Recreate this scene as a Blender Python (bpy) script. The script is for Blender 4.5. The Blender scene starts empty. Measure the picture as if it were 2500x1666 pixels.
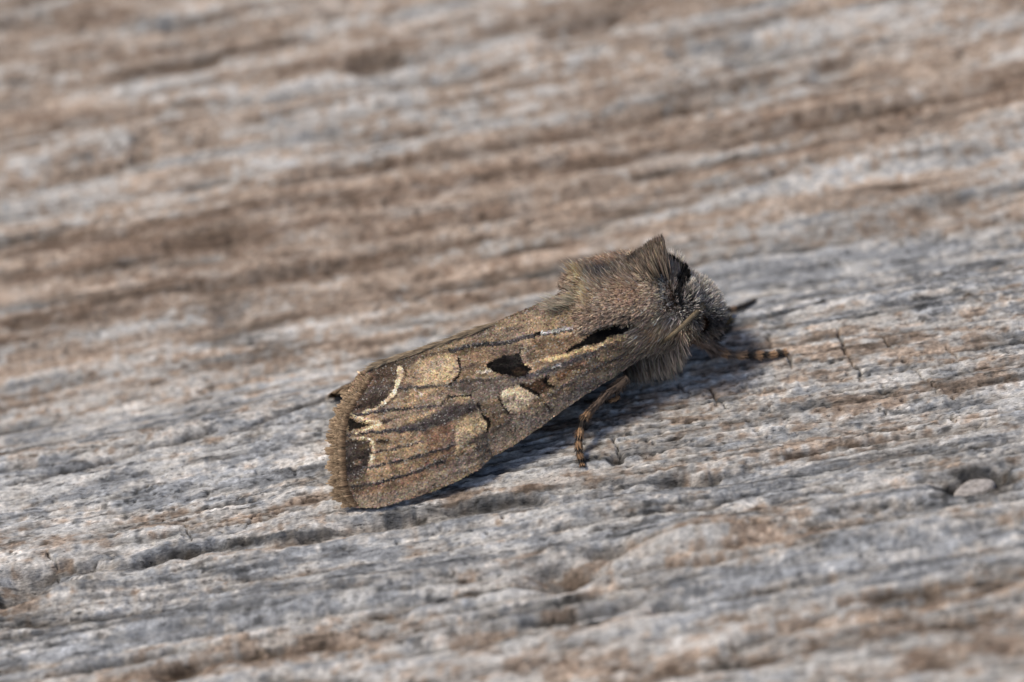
import bpy, math
import numpy as np

# ------------------------------------------------------------------ scene, camera, light
sc = bpy.context.scene
MM = 0.001                                   # everything below is measured in millimetres
AL, RHO = math.radians(38), math.radians(9)  # camera looks down 38 deg, rolled 9 deg
IMG_W, LENS = 46.0, 105.0                    # picture spans 46 mm where it is sharp
DIST = IMG_W * LENS / 36
XA = np.array([1, 0, 0.])
U0 = np.array([0, math.sin(AL), math.cos(AL)])
FW = np.array([0, math.cos(AL), -math.sin(AL)])
RT = math.cos(RHO) * XA - math.sin(RHO) * U0
UP = math.sin(RHO) * XA + math.cos(RHO) * U0
CAM = -DIST * FW

cam_d = bpy.data.cameras.new('camera')
cam = bpy.data.objects.new('camera', cam_d)
sc.collection.objects.link(cam)
cam_d.lens, cam_d.sensor_width = LENS, 36
cam_d.clip_start, cam_d.clip_end = 0.002, 5
from mathutils import Matrix
m = Matrix.Identity(4)
for i in range(3):
    m[i][0], m[i][1], m[i][2], m[i][3] = RT[i], UP[i], -FW[i], CAM[i] * MM
cam.matrix_world = m
cam_d.dof.use_dof = True
cam_d.dof.focus_distance = (DIST - 6.6) * MM
cam_d.dof.aperture_fstop = 28
cam_d.dof.aperture_blades = 9
sc.camera = cam

SUN_AZ, SUN_EL = math.radians(186), math.radians(63)   # direction towards the sun, from +x counter-clockwise
sun_dir = np.array([math.cos(SUN_EL) * math.cos(SUN_AZ), math.cos(SUN_EL) * math.sin(SUN_AZ), math.sin(SUN_EL)])
w = bpy.data.worlds.new('World'); sc.world = w; w.use_nodes = True
nt = w.node_tree
sky = nt.nodes.new('ShaderNodeTexSky'); sky.sky_type = 'NISHITA'; sky.sun_disc = False
sky.sun_elevation = SUN_EL; sky.sun_rotation = math.pi / 2 - SUN_AZ
sky.air_density = .9; sky.dust_density = 2.2; sky.ozone_density = .8
bg = nt.nodes['Background']; bg.inputs[1].default_value = 0.12
nt.links.new(sky.outputs[0], bg.inputs[0])
sun_d = bpy.data.lights.new('sun', 'SUN'); sun_d.energy = 2.8; sun_d.angle = math.radians(15); sun_d.color = (1, .91, .78)
sun = bpy.data.objects.new('sun', sun_d); sc.collection.objects.link(sun)
from mathutils import Vector
sun.rotation_euler = Vector(sun_dir).to_track_quat('Z', 'Y').to_euler()
sun.location = Vector(sun_dir) * 0.3
sc.view_settings.view_transform = 'Standard'; sc.view_settings.look = 'None'
sc.view_settings.exposure = -0.1; sc.view_settings.gamma = 1
sc.render.engine = 'CYCLES'

# ------------------------------------------------------------------ helpers
rng = np.random.default_rng(7)
def srgb(*c):
    c = np.asarray(c, float) / 255
    return np.where(c <= .04045, c / 12.92, ((c + .055) / 1.055) ** 2.4)

def ray_dir(px, py):
    px = np.asarray(px, float); py = np.asarray(py, float)
    a = (px - 1250) / 2500 * 36 / LENS; b = (833 - py) / 2500 * 36 / LENS
    return FW + a[..., None] * RT + b[..., None] * UP
def on_z(px, py, z):
    d = ray_dir(px, py); t = (np.asarray(z, float) - CAM[2]) / d[..., 2]
    return CAM + d * t[..., None]
def project(P):
    v = P - CAM; d = v @ FW; k = 2500 * LENS / 36
    return 1250 + (v @ RT) / d * k, 833 - (v @ UP) / d * k
# the moth's own frame: s along the body (head +), l sideways (+ to the camera), z up
TH = math.radians(8)
EA = np.array([math.cos(TH), math.sin(TH), 0]); NA = np.array([math.sin(TH), -math.cos(TH), 0]); A0 = np.array([0, -4.5, 0.])
def b2w(B): return A0 + B[..., :1] * EA + B[..., 1:2] * NA + B[..., 2:3] * np.array([0, 0, 1.])
def w2b(P): return np.stack([(P - A0) @ EA, (P - A0) @ NA, P[..., 2]], -1)
def on_l(px, py, l):
    d = ray_dir(px, py); t = (np.asarray(l, float) - (CAM - A0) @ NA) / (d @ NA)
    return w2b(CAM + d * t[..., None])
def zc(ox, oy, k):                                       # measured on an enlarged crop of the photograph
    return lambda pts: np.array([(ox + x / k, oy + y / k) for x, y in pts])
Z1, Z2, Z3, Z4, Z5, Z6 = zc(780, 540, 1.994), zc(780, 840, 3.733), zc(1080, 640, 3.5625), zc(1330, 550, 3.824), zc(1560, 640, 4.9), zc(1340, 880, 5.228)
Q1, Q2, Q3, Q4 = zc(0, 0, 1.8824), zc(1250, 0, 1.8824), zc(0, 833, 1.8824), zc(1250, 833, 1.8824)

_tab = np.random.default_rng(11).random((64, 256, 256)).astype(np.float32)
def vn(x, y, seed=0):
    x = np.asarray(x, np.float32); y = np.asarray(y, np.float32)
    xi = np.floor(x); yi = np.floor(y); fx = x - xi; fy = y - yi
    xi = xi.astype(np.int32) & 255; yi = yi.astype(np.int32) & 255
    fx = fx * fx * fx * (fx * (fx * 6 - 15) + 10); fy = fy * fy * fy * (fy * (fy * 6 - 15) + 10)
    t = _tab[seed % 64]; x1 = (xi + 1) & 255; y1 = (yi + 1) & 255
    a = t[yi, xi]; b = t[yi, x1]; c = t[y1, xi]; d = t[y1, x1]
    return (a + (b - a) * fx + (c - a) * fy + (a - b - c + d) * fx * fy) * 2 - 1
def fbm(x, y, seed=0, n=4, g=.5):
    r = 0; a = 1; s = 0
    for i in range(n):
        r = r + a * vn(x + 17.3 * i, y + 5.1 * i, seed + i); s += a; a *= g; x = x * 2.03; y = y * 2.03
    return r / s * 1.5
def sstep(a, b, x):
    t = np.clip((x - a) / (b - a), 0, 1); return t * t * (3 - 2 * t)

def mesh_obj(name, V, F, mat, parent=None, col=None, smooth=False, attr='Col'):
    """V in mm, F an (n,3) or (n,4) int array or a list of such arrays"""
    me = bpy.data.meshes.new(name)
    Fs = F if isinstance(F, list) else [F]
    loops = np.concatenate([f.ravel() for f in Fs]).astype(np.int32)
    tot = np.concatenate([np.full(len(f), f.shape[1]) for f in Fs]).astype(np.int32)
    start = np.concatenate([[0], np.cumsum(tot)[:-1]]).astype(np.int32)
    me.vertices.add(len(V)); me.vertices.foreach_set('co', (np.asarray(V, np.float32) * MM).ravel())
    me.loops.add(len(loops)); me.loops.foreach_set('vertex_index', loops)
    me.polygons.add(len(tot)); me.polygons.foreach_set('loop_start', start)
    me.update(calc_edges=True)
    me.polygons.foreach_set('use_smooth', np.full(len(tot), smooth))
    if col is not None:
        c = np.ones((len(V), 4), np.float32); c[:, :3] = np.clip(col, 0, 1)
        a = me.color_attributes.new(attr, 'FLOAT_COLOR', 'POINT'); a.data.foreach_set('color', c.ravel())
    me.materials.append(mat)
    o = bpy.data.objects.new(name, me); sc.collection.objects.link(o)
    if parent is not None: o.parent = parent
    return o

def material(name, rough=.8, spec=.25, attr='Col', noise=None, bump=None, sheen=0):
    mt = bpy.data.materials.new(name); mt.use_nodes = True; n = mt.node_tree; L = n.links.new
    p = n.nodes['Principled BSDF']; p.inputs['Roughness'].default_value = rough; p.inputs['Specular IOR Level'].default_value = spec
    if sheen: p.inputs['Sheen Weight'].default_value = sheen; p.inputs['Sheen Roughness'].default_value = .5
    at = n.nodes.new('ShaderNodeAttribute'); at.attribute_name = attr
    out = at.outputs['Color']
    tc = n.nodes.new('ShaderNodeTexCoord')
    def nz(scale, detail, stretch=(1, 1, 1)):
        mp = n.nodes.new('ShaderNodeMapping'); mp.inputs['Scale'].default_value = tuple(1000 * s for s in stretch)
        L(tc.outputs['Object'], mp.inputs[0])
        t = n.nodes.new('ShaderNodeTexNoise'); t.inputs['Scale'].default_value = scale; t.inputs['Detail'].default_value = detail
        t.inputs['Roughness'].default_value = .65
        L(mp.outputs[0], t.inputs['Vector']); return t.outputs['Fac']
    if noise:
        sc_, det, st, lo, hi = noise
        mr = n.nodes.new('ShaderNodeMapRange'); mr.inputs[1].default_value = .3; mr.inputs[2].default_value = .7
        mr.inputs[3].default_value = lo; mr.inputs[4].default_value = hi
        L(nz(sc_, det, st), mr.inputs[0])
        mx = n.nodes.new('ShaderNodeVectorMath'); mx.operation = 'SCALE'
        L(out, mx.inputs[0]); L(mr.outputs[0], mx.inputs['Scale']); out = mx.outputs[0]
    L(out, p.inputs['Base Color'])
    if bump:
        sc_, det, st, dist = bump
        b = n.nodes.new('ShaderNodeBump'); b.inputs['Distance'].default_value = dist * MM; b.inputs['Strength'].default_value = 1
        L(nz(sc_, det, st), b.inputs['Height']); L(b.outputs[0], p.inputs['Normal'])
    return mt

M_WOOD = material('weathered_wood', .85, .2, noise=(9, 4, (.55, 1.3, 1), .58, 1.38), bump=(10, 5, (.45, 1.3, 1), .08))
def wood_flecks(mt):
    n = mt.node_tree; L = n.links.new; p = n.nodes['Principled BSDF']; src = p.inputs['Base Color'].links[0].from_socket
    tc = n.nodes.new('ShaderNodeTexCoord'); mp = n.nodes.new('ShaderNodeMapping'); mp.inputs['Scale'].default_value = (2600, 9000, 4000)
    t = n.nodes.new('ShaderNodeTexNoise'); t.inputs['Scale'].default_value = 1; t.inputs['Detail'].default_value = 3; t.inputs['Roughness'].default_value = .6
    r = n.nodes.new('ShaderNodeMapRange'); r.interpolation_type = 'SMOOTHSTEP'; r.inputs[1].default_value = .60; r.inputs[2].default_value = .70; r.inputs[3].default_value = 1; r.inputs[4].default_value = .35
    x = n.nodes.new('ShaderNodeVectorMath'); x.operation = 'SCALE'
    L(tc.outputs['Object'], mp.inputs[0]); L(mp.outputs[0], t.inputs['Vector']); L(t.outputs['Fac'], r.inputs[0]); L(src, x.inputs[0]); L(r.outputs[0], x.inputs['Scale']); L(x.outputs[0], p.inputs['Base Color'])
wood_flecks(M_WOOD)
M_WING = material('wing_membrane', .75, .25, noise=(9, 3, (1, 1, 1), .8, 1.2), bump=(12, 2, (1, 1, 1), .03))
M_SCALE = material('wing_scale', .75, .15)
M_FUR = material('moth_fur', .55, .35, sheen=.15)
M_SKIN = material('moth_skin', .7, .25, noise=(6, 3, (1, 1, 1), .7, 1.3))
M_EYE = material('moth_eye', .18, .5)

# ------------------------------------------------------------------ the wood
def zbase(x, y):                                          # flat bench, a fold behind the moth, then a slope rising away
    y = np.asarray(y, float) - .05 * np.asarray(x, float)
    return -1.4 * sstep(-2.2, 2.8, y) + .30 * (np.sqrt((np.maximum(y - 2.2, 0)) ** 2 + 1) - 1)
def on_wood(px, py):
    P = on_z(px, py, 0 * np.asarray(px, float))
    for _ in range(25): P = on_z(px, py, .5 * P[..., 2] + .5 * zbase(P[..., 0], P[..., 1]))
    return P
def pl_on_wood(P):                                        # photo polyline -> x, y on the wood
    return on_wood(P[:, 0], P[:, 1])[:, :2]
def seg_dist(x, y, pl):
    """distance to a polyline and the fraction along it"""
    best = np.full(x.shape, 1e9, np.float32); fr = np.zeros(x.shape, np.float32); n = len(pl) - 1
    for i in range(n):
        ax, ay = pl[i]; bx, by = pl[i + 1]; dx, dy = bx - ax, by - ay; q = dx * dx + dy * dy + 1e-9
        t = np.clip(((x - ax) * dx + (y - ay) * dy) / q, 0, 1)
        d = np.hypot(x - ax - t * dx, y - ay - t * dy); k = d < best
        best[k] = d[k]; fr[k] = (i + t[k]) / n
    return best, fr
LEDGE = pl_on_wood(np.concatenate([Q3([(-500, 1150), (0, 1030), (100, 1015), (250, 990), (600, 962), (700, 942), (900, 912), (1200, 885), (1400, 852), (1550, 815), (1800, 790), (2000, 765), (2200, 712)]),
                                   Q4([(60, 668), (180, 688), (400, 662), (600, 630), (760, 600), (900, 590), (1100, 540), (1400, 490), (1800, 440), (2353, 380), (2900, 310)])]))
LEDGE_DEPTH = [(-60, .6), (-24, .65), (-14, .6), (-9, .8), (-4, .75), (0, .6), (3, .4), (7, .5), (10, .3), (14, .12), (60, .05)]
# (points, width mm, depth mm) of open grooves along the grain
GROOVES = [
    (Q3([(0, 665), (200, 610), (450, 545), (800, 445), (1000, 400)]), .22, .28),
    (Q3([(1050, 420), (1300, 330), (1520, 260)]), .2, .2),
    (Q3([(-100, 1190), (60, 1150), (200, 1090), (420, 1100)]), .5, .5),
    (Q3([(0, 1290), (300, 1270), (600, 1235), (800, 1215)]), .3, .3),
    (Q3([(200, 1545), (450, 1490), (700, 1440), (820, 1400)]), .35, .45),
    (Q3([(1060, 1480), (1300, 1430), (1500, 1395), (1650, 1400)]), .4, .5),
    (Q3([(1000, 1085), (1300, 1070), (1500, 1030)]), .2, .22),
    (Q3([(1700, 1270), (2000, 1200), (2353, 1150)]), .35, .35),
    (Q4([(180, 690), (330, 680)]), .12, .2),
    (Q4([(690, 640), (800, 640), (900, 620), (960, 595)]), .28, .35),
    (Q4([(1240, 690), (1400, 665), (1530, 690)]), .2, .25),
    (Q4([(640, 800), (900, 770), (1060, 720), (1180, 690)]), .16, .2),
    (Q4([(1100, 870), (1400, 870), (1650, 850), (1800, 830)]), .25, .25),
    (Q4([(1490, 1230), (1800, 1170), (2050, 1130), (2353, 1080), (2700, 1010)]), .3, .45),
    (Q4([(1500, 1245), (1350, 1300), (1080, 1370), (950, 1400)]), .28, .35),
    (Q4([(1700, 1270), (2000, 1200), (2353, 1130)]), .22, .25),
    (Q4([(0, 1310), (250, 1270), (450, 1235), (640, 1180)]), .3, .35),
    (Q4([(650, 1245), (700, 1225), (770, 1215)]), .35, .6),
    (Q4([(480, 1490), (800, 1480), (1300, 1420), (1700, 1330)]), .3, .3),
    (Q4([(1100, 555), (1500, 460), (1900, 420), (2353, 350)]), .16, .18),
    (Q4([(1440, 470), (1650, 400), (1850, 370), (2100, 320)]), .1, .15),
    (Q4([(0, 505), (250, 460), (450, 470)]), .1, .15),
    (Q4([(450, 440), (560, 420), (640, 410)]), .1, .16),
    (Q4([(660, 465), (800, 425)]), .06, .15),
    (Q4([(620, 285), (800, 270), (1000, 230), (1250, 205)]), .05, .12),
    (Q4([(1560, 165), (1900, 105), (2353, 40)]), .06, .14),
    (Q2([(880, 1530), (1250, 1440), (1500, 1365)]), .18, .22),
    (Q2([(960, 1180), (1400, 1090), (1700, 1030), (2000, 950), (2353, 900)]), .5, .4),
    (Q2([(1380, 1330), (1700, 1300), (2000, 1240), (2353, 1180)]), .3, .3),
    (Q2([(850, 860), (1100, 820), (1350, 740), (1500, 700)]), .4, .35),
    (Q2([(1100, 600), (1350, 560), (1800, 470), (2353, 380)]), .4, .3),
    (Q2([(0, 630), (400, 580), (700, 500), (1000, 440)]), .4, .35),
    (Q2([(700, 250), (850, 240), (1100, 190)]), .6, .45),
    (Q2([(100, 160), (300, 130), (550, 60)]), .5, .4),
    (Q1([(1700, 420), (2000, 370), (2353, 320)]), .45, .4),
    (Q1([(1380, 600), (1700, 610), (1950, 570)]), .5, .3),
    (Q1([(1250, 860), (1550, 780), (1900, 720)]), .45, .35),
    (Q1([(800, 880), (1000, 820), (1250, 860)]), .3, .25),
    (Q1([(700, 130), (900, 110), (1200, 90)]), .6, .35),
    (Q1([(0, 110), (150, 80), (350, 70), (600, 40)]), .6, .5),
    (Q1([(200, 235), (500, 195), (600, 250)]), .4, .4),
    (Q1([(540, 330), (800, 310), (1050, 275)]), .4, .3),
    (Q1([(0, 840), (300, 800), (700, 740)]), .4, .3),
    (Q1([(700, 1140), (900, 1110), (1300, 1080)]), .4, .3),
    (Q1([(800, 1330), (1050, 1290), (1400, 1230), (1800, 1120), (2200, 1090)]), .45, .4),
    (Q1([(0, 1500), (300, 1460), (800, 1400)]), .4, .3),
    (Q1([(1930, 1340), (2150, 1290), (2353, 1240)]), .3, .3),
]
CRACKS = [Q4(p) for p in ([(1495, -60), (1510, 0), (1530, 50), (1560, 85), (1600, 125), (1605, 165)], [(910, 210), (935, 245), (960, 270), (980, 300)],
          [(1175, -10), (1200, 35)], [(1860, 130), (1905, 165), (1950, 225)], [(1985, 15), (2050, 72)], [(1248, 50), (1275, 75), (1285, 115)],
          [(760, 190), (780, 215), (825, 238)], [(468, 440), (485, 490), (500, 540)], [(1700, -20), (1760, 40)], [(2010, 340), (2040, 375)])] + \
         [Q3(p) for p in ([(845, 835), (860, 870), (878, 905)], [(1195, 780), (1150, 810), (1130, 845)], [(205, 965), (240, 990), (250, 1040)])]
CRACKS = [pl_on_wood(p) for p in CRACKS]
GROOVES = [(pl_on_wood(p), a, b) for p, a, b in GROOVES]
_pr = np.random.default_rng(5)
PITS = []                                                  # photo px centre, half-length and half-width in mm, depth
for cx, cy, sx, sy, n in ((1780, 980, 300, 60, 150), (600, 1170, 120, 50, 70), (2150, 930, 200, 60, 80), (1550, 1060, 130, 60, 50), (300, 1230, 250, 60, 20), (1000, 1290, 300, 40, 15)):
    for k in range(n):
        c = on_wood(cx + _pr.normal() * sx, cy + _pr.normal() * sy)
        PITS.append((c[0], c[1], .06 + .20 * _pr.random() ** 2, .04 + .05 * _pr.random() ** 2, .12 + .2 * _pr.random()))
for px, py, a, b, d in ((1370, 1410, 1.5, .8, .9), (1632, 1484, .8, .4, .5), (1505, 1118, .35, .3, .35), (1645, 1165, .7, .3, .35), (2160, 955, .4, .15, .2),
                        (2330, 1186, .9, .5, .3), (2440, 1182, .9, .4, .3), (1490, 1350, .9, .5, .5), (60, 1420, 1.6, .9, .7), (440, 1640, 1.2, .5, .6), (1880, 1440, .6, .3, .3),
                        (1830, 125, 1.2, .7, .5), (2040, 175, 1.2, .8, .5), (920, 155, 1.4, .6, .5), (1000, 710, .8, .5, .4), (560, 770, .9, .5, .4), (350, 360, .6, 1.2, .3), (1450, 560, 1., .5, .3)):
    c = on_wood(px, py); PITS.append((c[0], c[1], a, b, d))
BUMPS = []                                                 # raised lumps: photo px, half sizes, height
for px, py, a, b, d in ((1700, 1325, 2.2, .8, .9), (180, 1440, 1.9, .7, .6), (1500, 1240, 4, 1.0, .45), (620, 1360, 5, .9, .4), (1500, 1100, 2.2, .5, .12), (850, 1450, 5, 1, .4), (2100, 1330, 5, 1.2, .4), (1900, 1300, 3, .6, .2),
                        (730, 1195, 1.2, .6, .28), (100, 1310, 1.6, .5, .25), (380, 1290, 2, .5, .2), (1120, 1280, 4, .6, .3), (650, 420, 3, 1.8, .3)):
    c = on_wood(px, py); BUMPS.append((c[0], c[1], a, b, d))

def wood(x, y, want_mask=False):
    x = np.asarray(x, np.float32); y = np.asarray(y, np.float32)
    wx = x + .8 * fbm(x / 9, y / 6, 1, 2); wy = y + .35 * fbm(x / 16, y / 6, 3, 3) + .08 * fbm(x / 2.0, y / 1.2, 5, 2)
    wy = wy - .045 * x * sstep(1.5, 4.5, y - .05 * x)
    far = sstep(0, 10, y); near = sstep(-11, -16, y); rough = np.clip(.35 + .30 * far + .75 * near, 0, 1.2)
    h = zbase(x, y).astype(np.float32) + .40 * fbm(wx / 30, wy / 5, 7, 2) * rough
    r1 = fbm(wx / 18, wy / 1.1, 9, 2); h += (.20 * rough + .02) * r1
    r2 = fbm(wx / 14, wy / .5, 11, 3); h += .10 * rough * r2
    rid = np.abs(fbm(wx / 18, wy / .9, 14, 3)); h -= .22 * rough * sstep(.16, 0, rid) * sstep(-.3, .4, fbm(x / 8, y / 3, 17, 2))
    h += .045 * fbm(wx / 2.2, wy / .25, 19, 3)
    pt = sstep(-.1, .5, fbm(x / 5, y / 1.4, 22, 2))
    h += .030 * fbm(x / .22, y / .3, 24, 2) + .028 * pt * fbm(x / .11 + .6 * fbm(x, y, 2, 2), y / .33, 26, 3) * sstep(12, 4, y)
    h += .03 * fbm(x / .6, y / .16, 28, 2)
    dash = sstep(.28, .75, fbm(wx / 4.5, wy / .36, 31, 3)); h -= (.05 + .13 * rough) * dash
    h += (.012 + .07 * rough) * fbm(wx / 2.2, wy / .45, 35, 4)
    bl = fbm(x / 3.2 + .5 * vn(x / 2, y / 1, 44), y / 1.0, 45, 3); h += .05 * bl
    fis = sstep(.075, .01, np.abs(fbm(wx / 11, wy / .42, 21, 3))) * sstep(.0, .5, fbm(x / 4.5, wy / .7, 25, 3))
    fis = np.maximum(fis, .8 * sstep(.06, .01, np.abs(fbm(wx / 6, wy / .2, 16, 2))) * sstep(.1, .6, fbm(x / 3, wy / .5, 13, 3)))
    h -= .13 * fis; h += .02 * fbm(wx / 5, wy / .11, 62, 2)
    # ledge in front of the moth
    yl = np.interp(x, LEDGE[:, 0], LEDGE[:, 1]) + .10 * fbm(x / .7, y * 0, 30, 3)
    dep = np.interp(x, *np.array(LEDGE_DEPTH).T) * np.clip(.80 + .50 * fbm(x / 3.2, y * 0 + 3.3, 29, 3), .15, 1.2)
    yl = yl + .35 * fbm(x / 2.6, y * 0 + 9.1, 32, 3)
    d = y - yl
    h += dep * (.25 * np.exp(-(np.maximum(d, 0) / .5) ** 2) * .5 - sstep(.12, -.32 + .16 * fbm(x / .9, y / .4, 27, 2), d) * (1 - .78 * sstep(-.30, -1.5, d)))
    wall = np.clip(dep, 0, 1) * sstep(.25, 0, d) * sstep(-.9, -.3, d); h += wall * (.16 * fbm(wx / 1.6, y / .16, 18, 3) + .10 * fbm(x / .5, y / .3, 20, 3))
    ledge_shade = np.clip(dep * 1.1, 0, 1) * sstep(-.02, -.2, d) * sstep(-.75, -.3, d + .25 * fbm(x / 1.2, y / .5, 39, 2))  # shade below the ledge, painted into the wood colour
    cr = np.zeros_like(h); recess_dark = np.maximum(1.0 * ledge_shade, .75 * fis).astype(h.dtype)  # colour darkening: painted ledge shade, then fissures, grooves and larger pits
    jx = x + .10 * vn(x / .5, y / .5, 33); jy = y + .07 * vn(x / .45, y / .45, 34)
    for pl, wd, dp in GROOVES:
        k = (x > pl[:, 0].min() - 2) & (x < pl[:, 0].max() + 2) & (y > pl[:, 1].min() - 2) & (y < pl[:, 1].max() + 2)
        if not k.any(): continue
        q, fr = seg_dist(jx[k], jy[k], pl)
        ww = wd * (.55 + .6 * np.abs(vn(x[k] / 1.6, y[k] * 0, 36))) * np.clip(np.sin(np.pi * (fr * .96 + .02)) * 1.6, .15, 1)
        g = np.exp(-(q / ww) ** 2); h[k] -= dp * g; recess_dark[k] = np.maximum(recess_dark[k], .8 * g)  # colour darkens along with the groove's depth
    jx = x + .09 * vn(x / .28, y / .28, 37) + .04 * vn(x / .1, y / .1, 42); jy = y + .08 * vn(x / .3, y / .3, 38)
    for pl in CRACKS:
        k = (x > pl[:, 0].min() - .5) & (x < pl[:, 0].max() + .5) & (y > pl[:, 1].min() - .5) & (y < pl[:, 1].max() + .5)
        if not k.any(): continue
        q, fr = seg_dist(jx[k], jy[k], pl); g = np.exp(-(q / ((.03 + .03 * np.abs(vn(x[k] / .4, y[k] / .4, 57))) * (1.3 - .7 * fr))) ** 2)
        h[k] -= .3 * g; cr[k] = np.maximum(cr[k], g)
    for cx, cy, a, b, dp in PITS:
        k = (np.abs(x - cx) < 2.5 * a) & (np.abs(y - cy) < 2.5 * b)
        if not k.any(): continue
        g = np.exp(-(((x[k] - cx) / a) ** 2 + ((y[k] - cy) / b) ** 2 + .25 * vn(x[k] / a * 2, y[k] / b * 2, 40)) ** 2); h[k] -= dp * g
        if a < .3: cr[k] = np.maximum(cr[k], .8 * g)
        else: recess_dark[k] = np.maximum(recess_dark[k], .7 * g)
    for cx, cy, a, b, dp in BUMPS:
        k = (np.abs(x - cx) < 3 * a) & (np.abs(y - cy) < 3 * b)
        if not k.any(): continue
        h[k] += dp * np.exp(-((x[k] - cx) / a) ** 2 - ((y[k] - cy) / b) ** 2)
    kx = on_wood(2378, 1178); ku = (x - kx[0]) * math.cos(.2) + (y - kx[1]) * math.sin(.2); kv = (y - kx[1]) * math.cos(.2) - (x - kx[0]) * math.sin(.2)
    h -= .55 * sstep(1.05, .7, np.hypot(ku / 1.75, kv / (.78 * np.clip(1 - .25 * np.abs(ku), .3, 1))))
    # a flat seat for the moth
    f = np.exp(-((x + 1) / 11.5) ** 6) * np.exp(-((y + 6.2) / 4.2) ** 6)
    lo = .18 * fbm(wx / 26, wy / 5, 7, 2) * rough
    h = h - .8 * f * (.40 * fbm(wx / 26, wy / 5, 7, 2) * rough) - .5 * f * ((.20 * rough + .02) * r1)
    return (h, cr, recess_dark, r1, dash, rid, pt) if want_mask else h

gx = np.concatenate([np.linspace(-46, -27, 60)[:-1], np.arange(-27, 31, .062), np.linspace(31, 48, 55)[1:]])
gy = np.concatenate([np.linspace(-44, -28, 50)[:-1], np.arange(-28, -14, .1), np.arange(-14, 4, .055), np.arange(4, 18, .1), np.arange(18, 42, .15), np.linspace(42, 62, 50)])
GX, GY = np.meshgrid(gx, gy)
H, CR, RECESS_DARK, R1, R2, RID, PT = wood(GX, GY, True)
# colour of the weathered surface: tan to bleached grey and blue-grey, with warm sun and blue sky tints painted in
PX, PY = project(np.stack([GX, GY, zbase(GX, GY)], -1)); PX = PX.astype(np.float32); PY = PY.astype(np.float32)
ZONES = [(250, 30, 420, 45, .9), (950, 90, 300, 60, .6), (550, 580, 520, 80, .8), (300, 660, 320, 60, .7), (950, 500, 300, 60, .6), (1600, 340, 450, 50, .5), (1950, 320, 400, 60, .8),
         (1300, 440, 300, 80, .7), (2400, 190, 250, 70, .6), (130, 260, 140, 60, .6), (220, 300, 200, 40, .5), (1400, 560, 200, 60, .5), (1000, 640, 300, 60, .5), (500, 730, 400, 60, .5), (150, 560, 200, 60, .4),
         (650, 370, 200, 80, -.6), (1150, 80, 200, 45, -.7), (1700, 140, 250, 60, -.2), (2000, 640, 520, 90, -1.1), (1850, 470, 250, 40, -.5), (2400, 400, 320, 60, -.8), (1750, 380, 160, 50, -.4), (300, 450, 350, 50, -.3),
         (300, 1170, 480, 80, -.9), (700, 1130, 200, 60, -.7), (1500, 1240, 500, 60, -.6), (600, 1480, 650, 60, -.8), (2050, 1400, 500, 70, -.8), (1500, 1330, 150, 40, -.6), (900, 1330, 400, 40, -.5), (150, 920, 300, 50, -.1),
         (2000, 890, 350, 45, .9), (2250, 950, 300, 45, .7), (1700, 990, 300, 40, .5), (1850, 1330, 260, 50, .7), (1400, 1400, 150, 40, .7), (1700, 1600, 600, 50, .3), (2330, 1600, 320, 60, .8), (550, 1620, 420, 40, .9), (350, 1090, 180, 18, .8),
         (1450, 1165, 300, 18, .6), (1050, 1250, 250, 25, .3), (100, 1490, 200, 40, .3), (2350, 830, 200, 60, .5), (250, 1330, 300, 25, .3), (500, 900, 400, 50, .2), (2300, 1480, 300, 25, .7)]
T = np.full(GX.shape, .02, np.float32)
ca, sa = math.cos(RHO), math.sin(RHO)
for cx, cy, rx, ry, a in ZONES:
    u = (PX - cx) * ca - (PY - cy) * sa; v = (PX - cx) * sa + (PY - cy) * ca
    T += a * np.exp(-(u / rx) ** 2 - (v / ry) ** 2)
FAR = sstep(1.5, 4.5, GY - .05 * GX).astype(np.float32)
wy2 = GY + .35 * fbm(GX / 16, GY / 6, 3, 3) - .045 * GX * FAR
wy3 = GY + .20 * fbm(GX / 20, GY / 8, 3, 2) - .045 * GX
T = (.60 + .35 * sstep(-10, -14, GY)) * T + .45 * fbm(GX / 14, wy2 / .8, 41, 3) + (.60 * (1 - FAR) * fbm(GX / 1.7, wy2 / .5, 43, 4) + FAR * (.55 * fbm(GX / 7, wy3 / .55, 43, 4) + .25 * fbm(GX / 1.5, wy3 / .5, 44, 3))) + .40 * fbm(GX / .35, GY / .3, 46, 2) + .22
fw = 1 + .8 * sstep(2, 9, GY)
LIGHT = .55 * fbm(GX / 12, wy2 / .5, 49, 3) + (1 - FAR) * (.55 * fbm(GX / 2.6, wy2 / .35, 51, 4) + .65 * fbm(GX / .8, wy2 / .32, 53, 3)) + FAR * (.9 * fbm(GX / 9, wy3 / .42, 51, 4) + .55 * fbm(GX / 1.6, wy3 / .45, 53, 3)) + .6 * fbm(GX / .24, GY / .16, 56, 2)
glines = sstep(.20, .02, np.abs(fbm(GX / 34, wy3 / .95, 57, 3))) * sstep(-.25, .35, fbm(GX / 6, wy3 / .8, 59, 3))
T = T + .34 * FAR - .14 * (1 - FAR)  # far slope painted warmer as if sunlit, bench bluer as if skylit
fleck = sstep(.42, .8, fbm(GX / .7, wy2 / .22, 47, 3)) * (.35 + .65 * sstep(-.3, .5, fbm(GX / 5, GY / 2, 48, 2)))
white = (1 - .55 * FAR) * sstep(.30, .75, fbm(GX / 1.6, wy2 / .5, 50, 3) + .3 * fbm(GX / 9, GY / 2.5, 52, 2))
kx = on_wood(2378, 1178); kd = np.hypot(((GX - kx[0]) * math.cos(.2) + (GY - kx[1]) * math.sin(.2)) / 2.0, ((GY - kx[1]) * math.cos(.2) - (GX - kx[0]) * math.sin(.2)) / .95)
KNOT_DARK = sstep(1.1, .6, kd + .25 * fbm(GX / .6, GY / .3, 62, 2))
def lin(*c): return srgb(*c).astype(np.float32)
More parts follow.
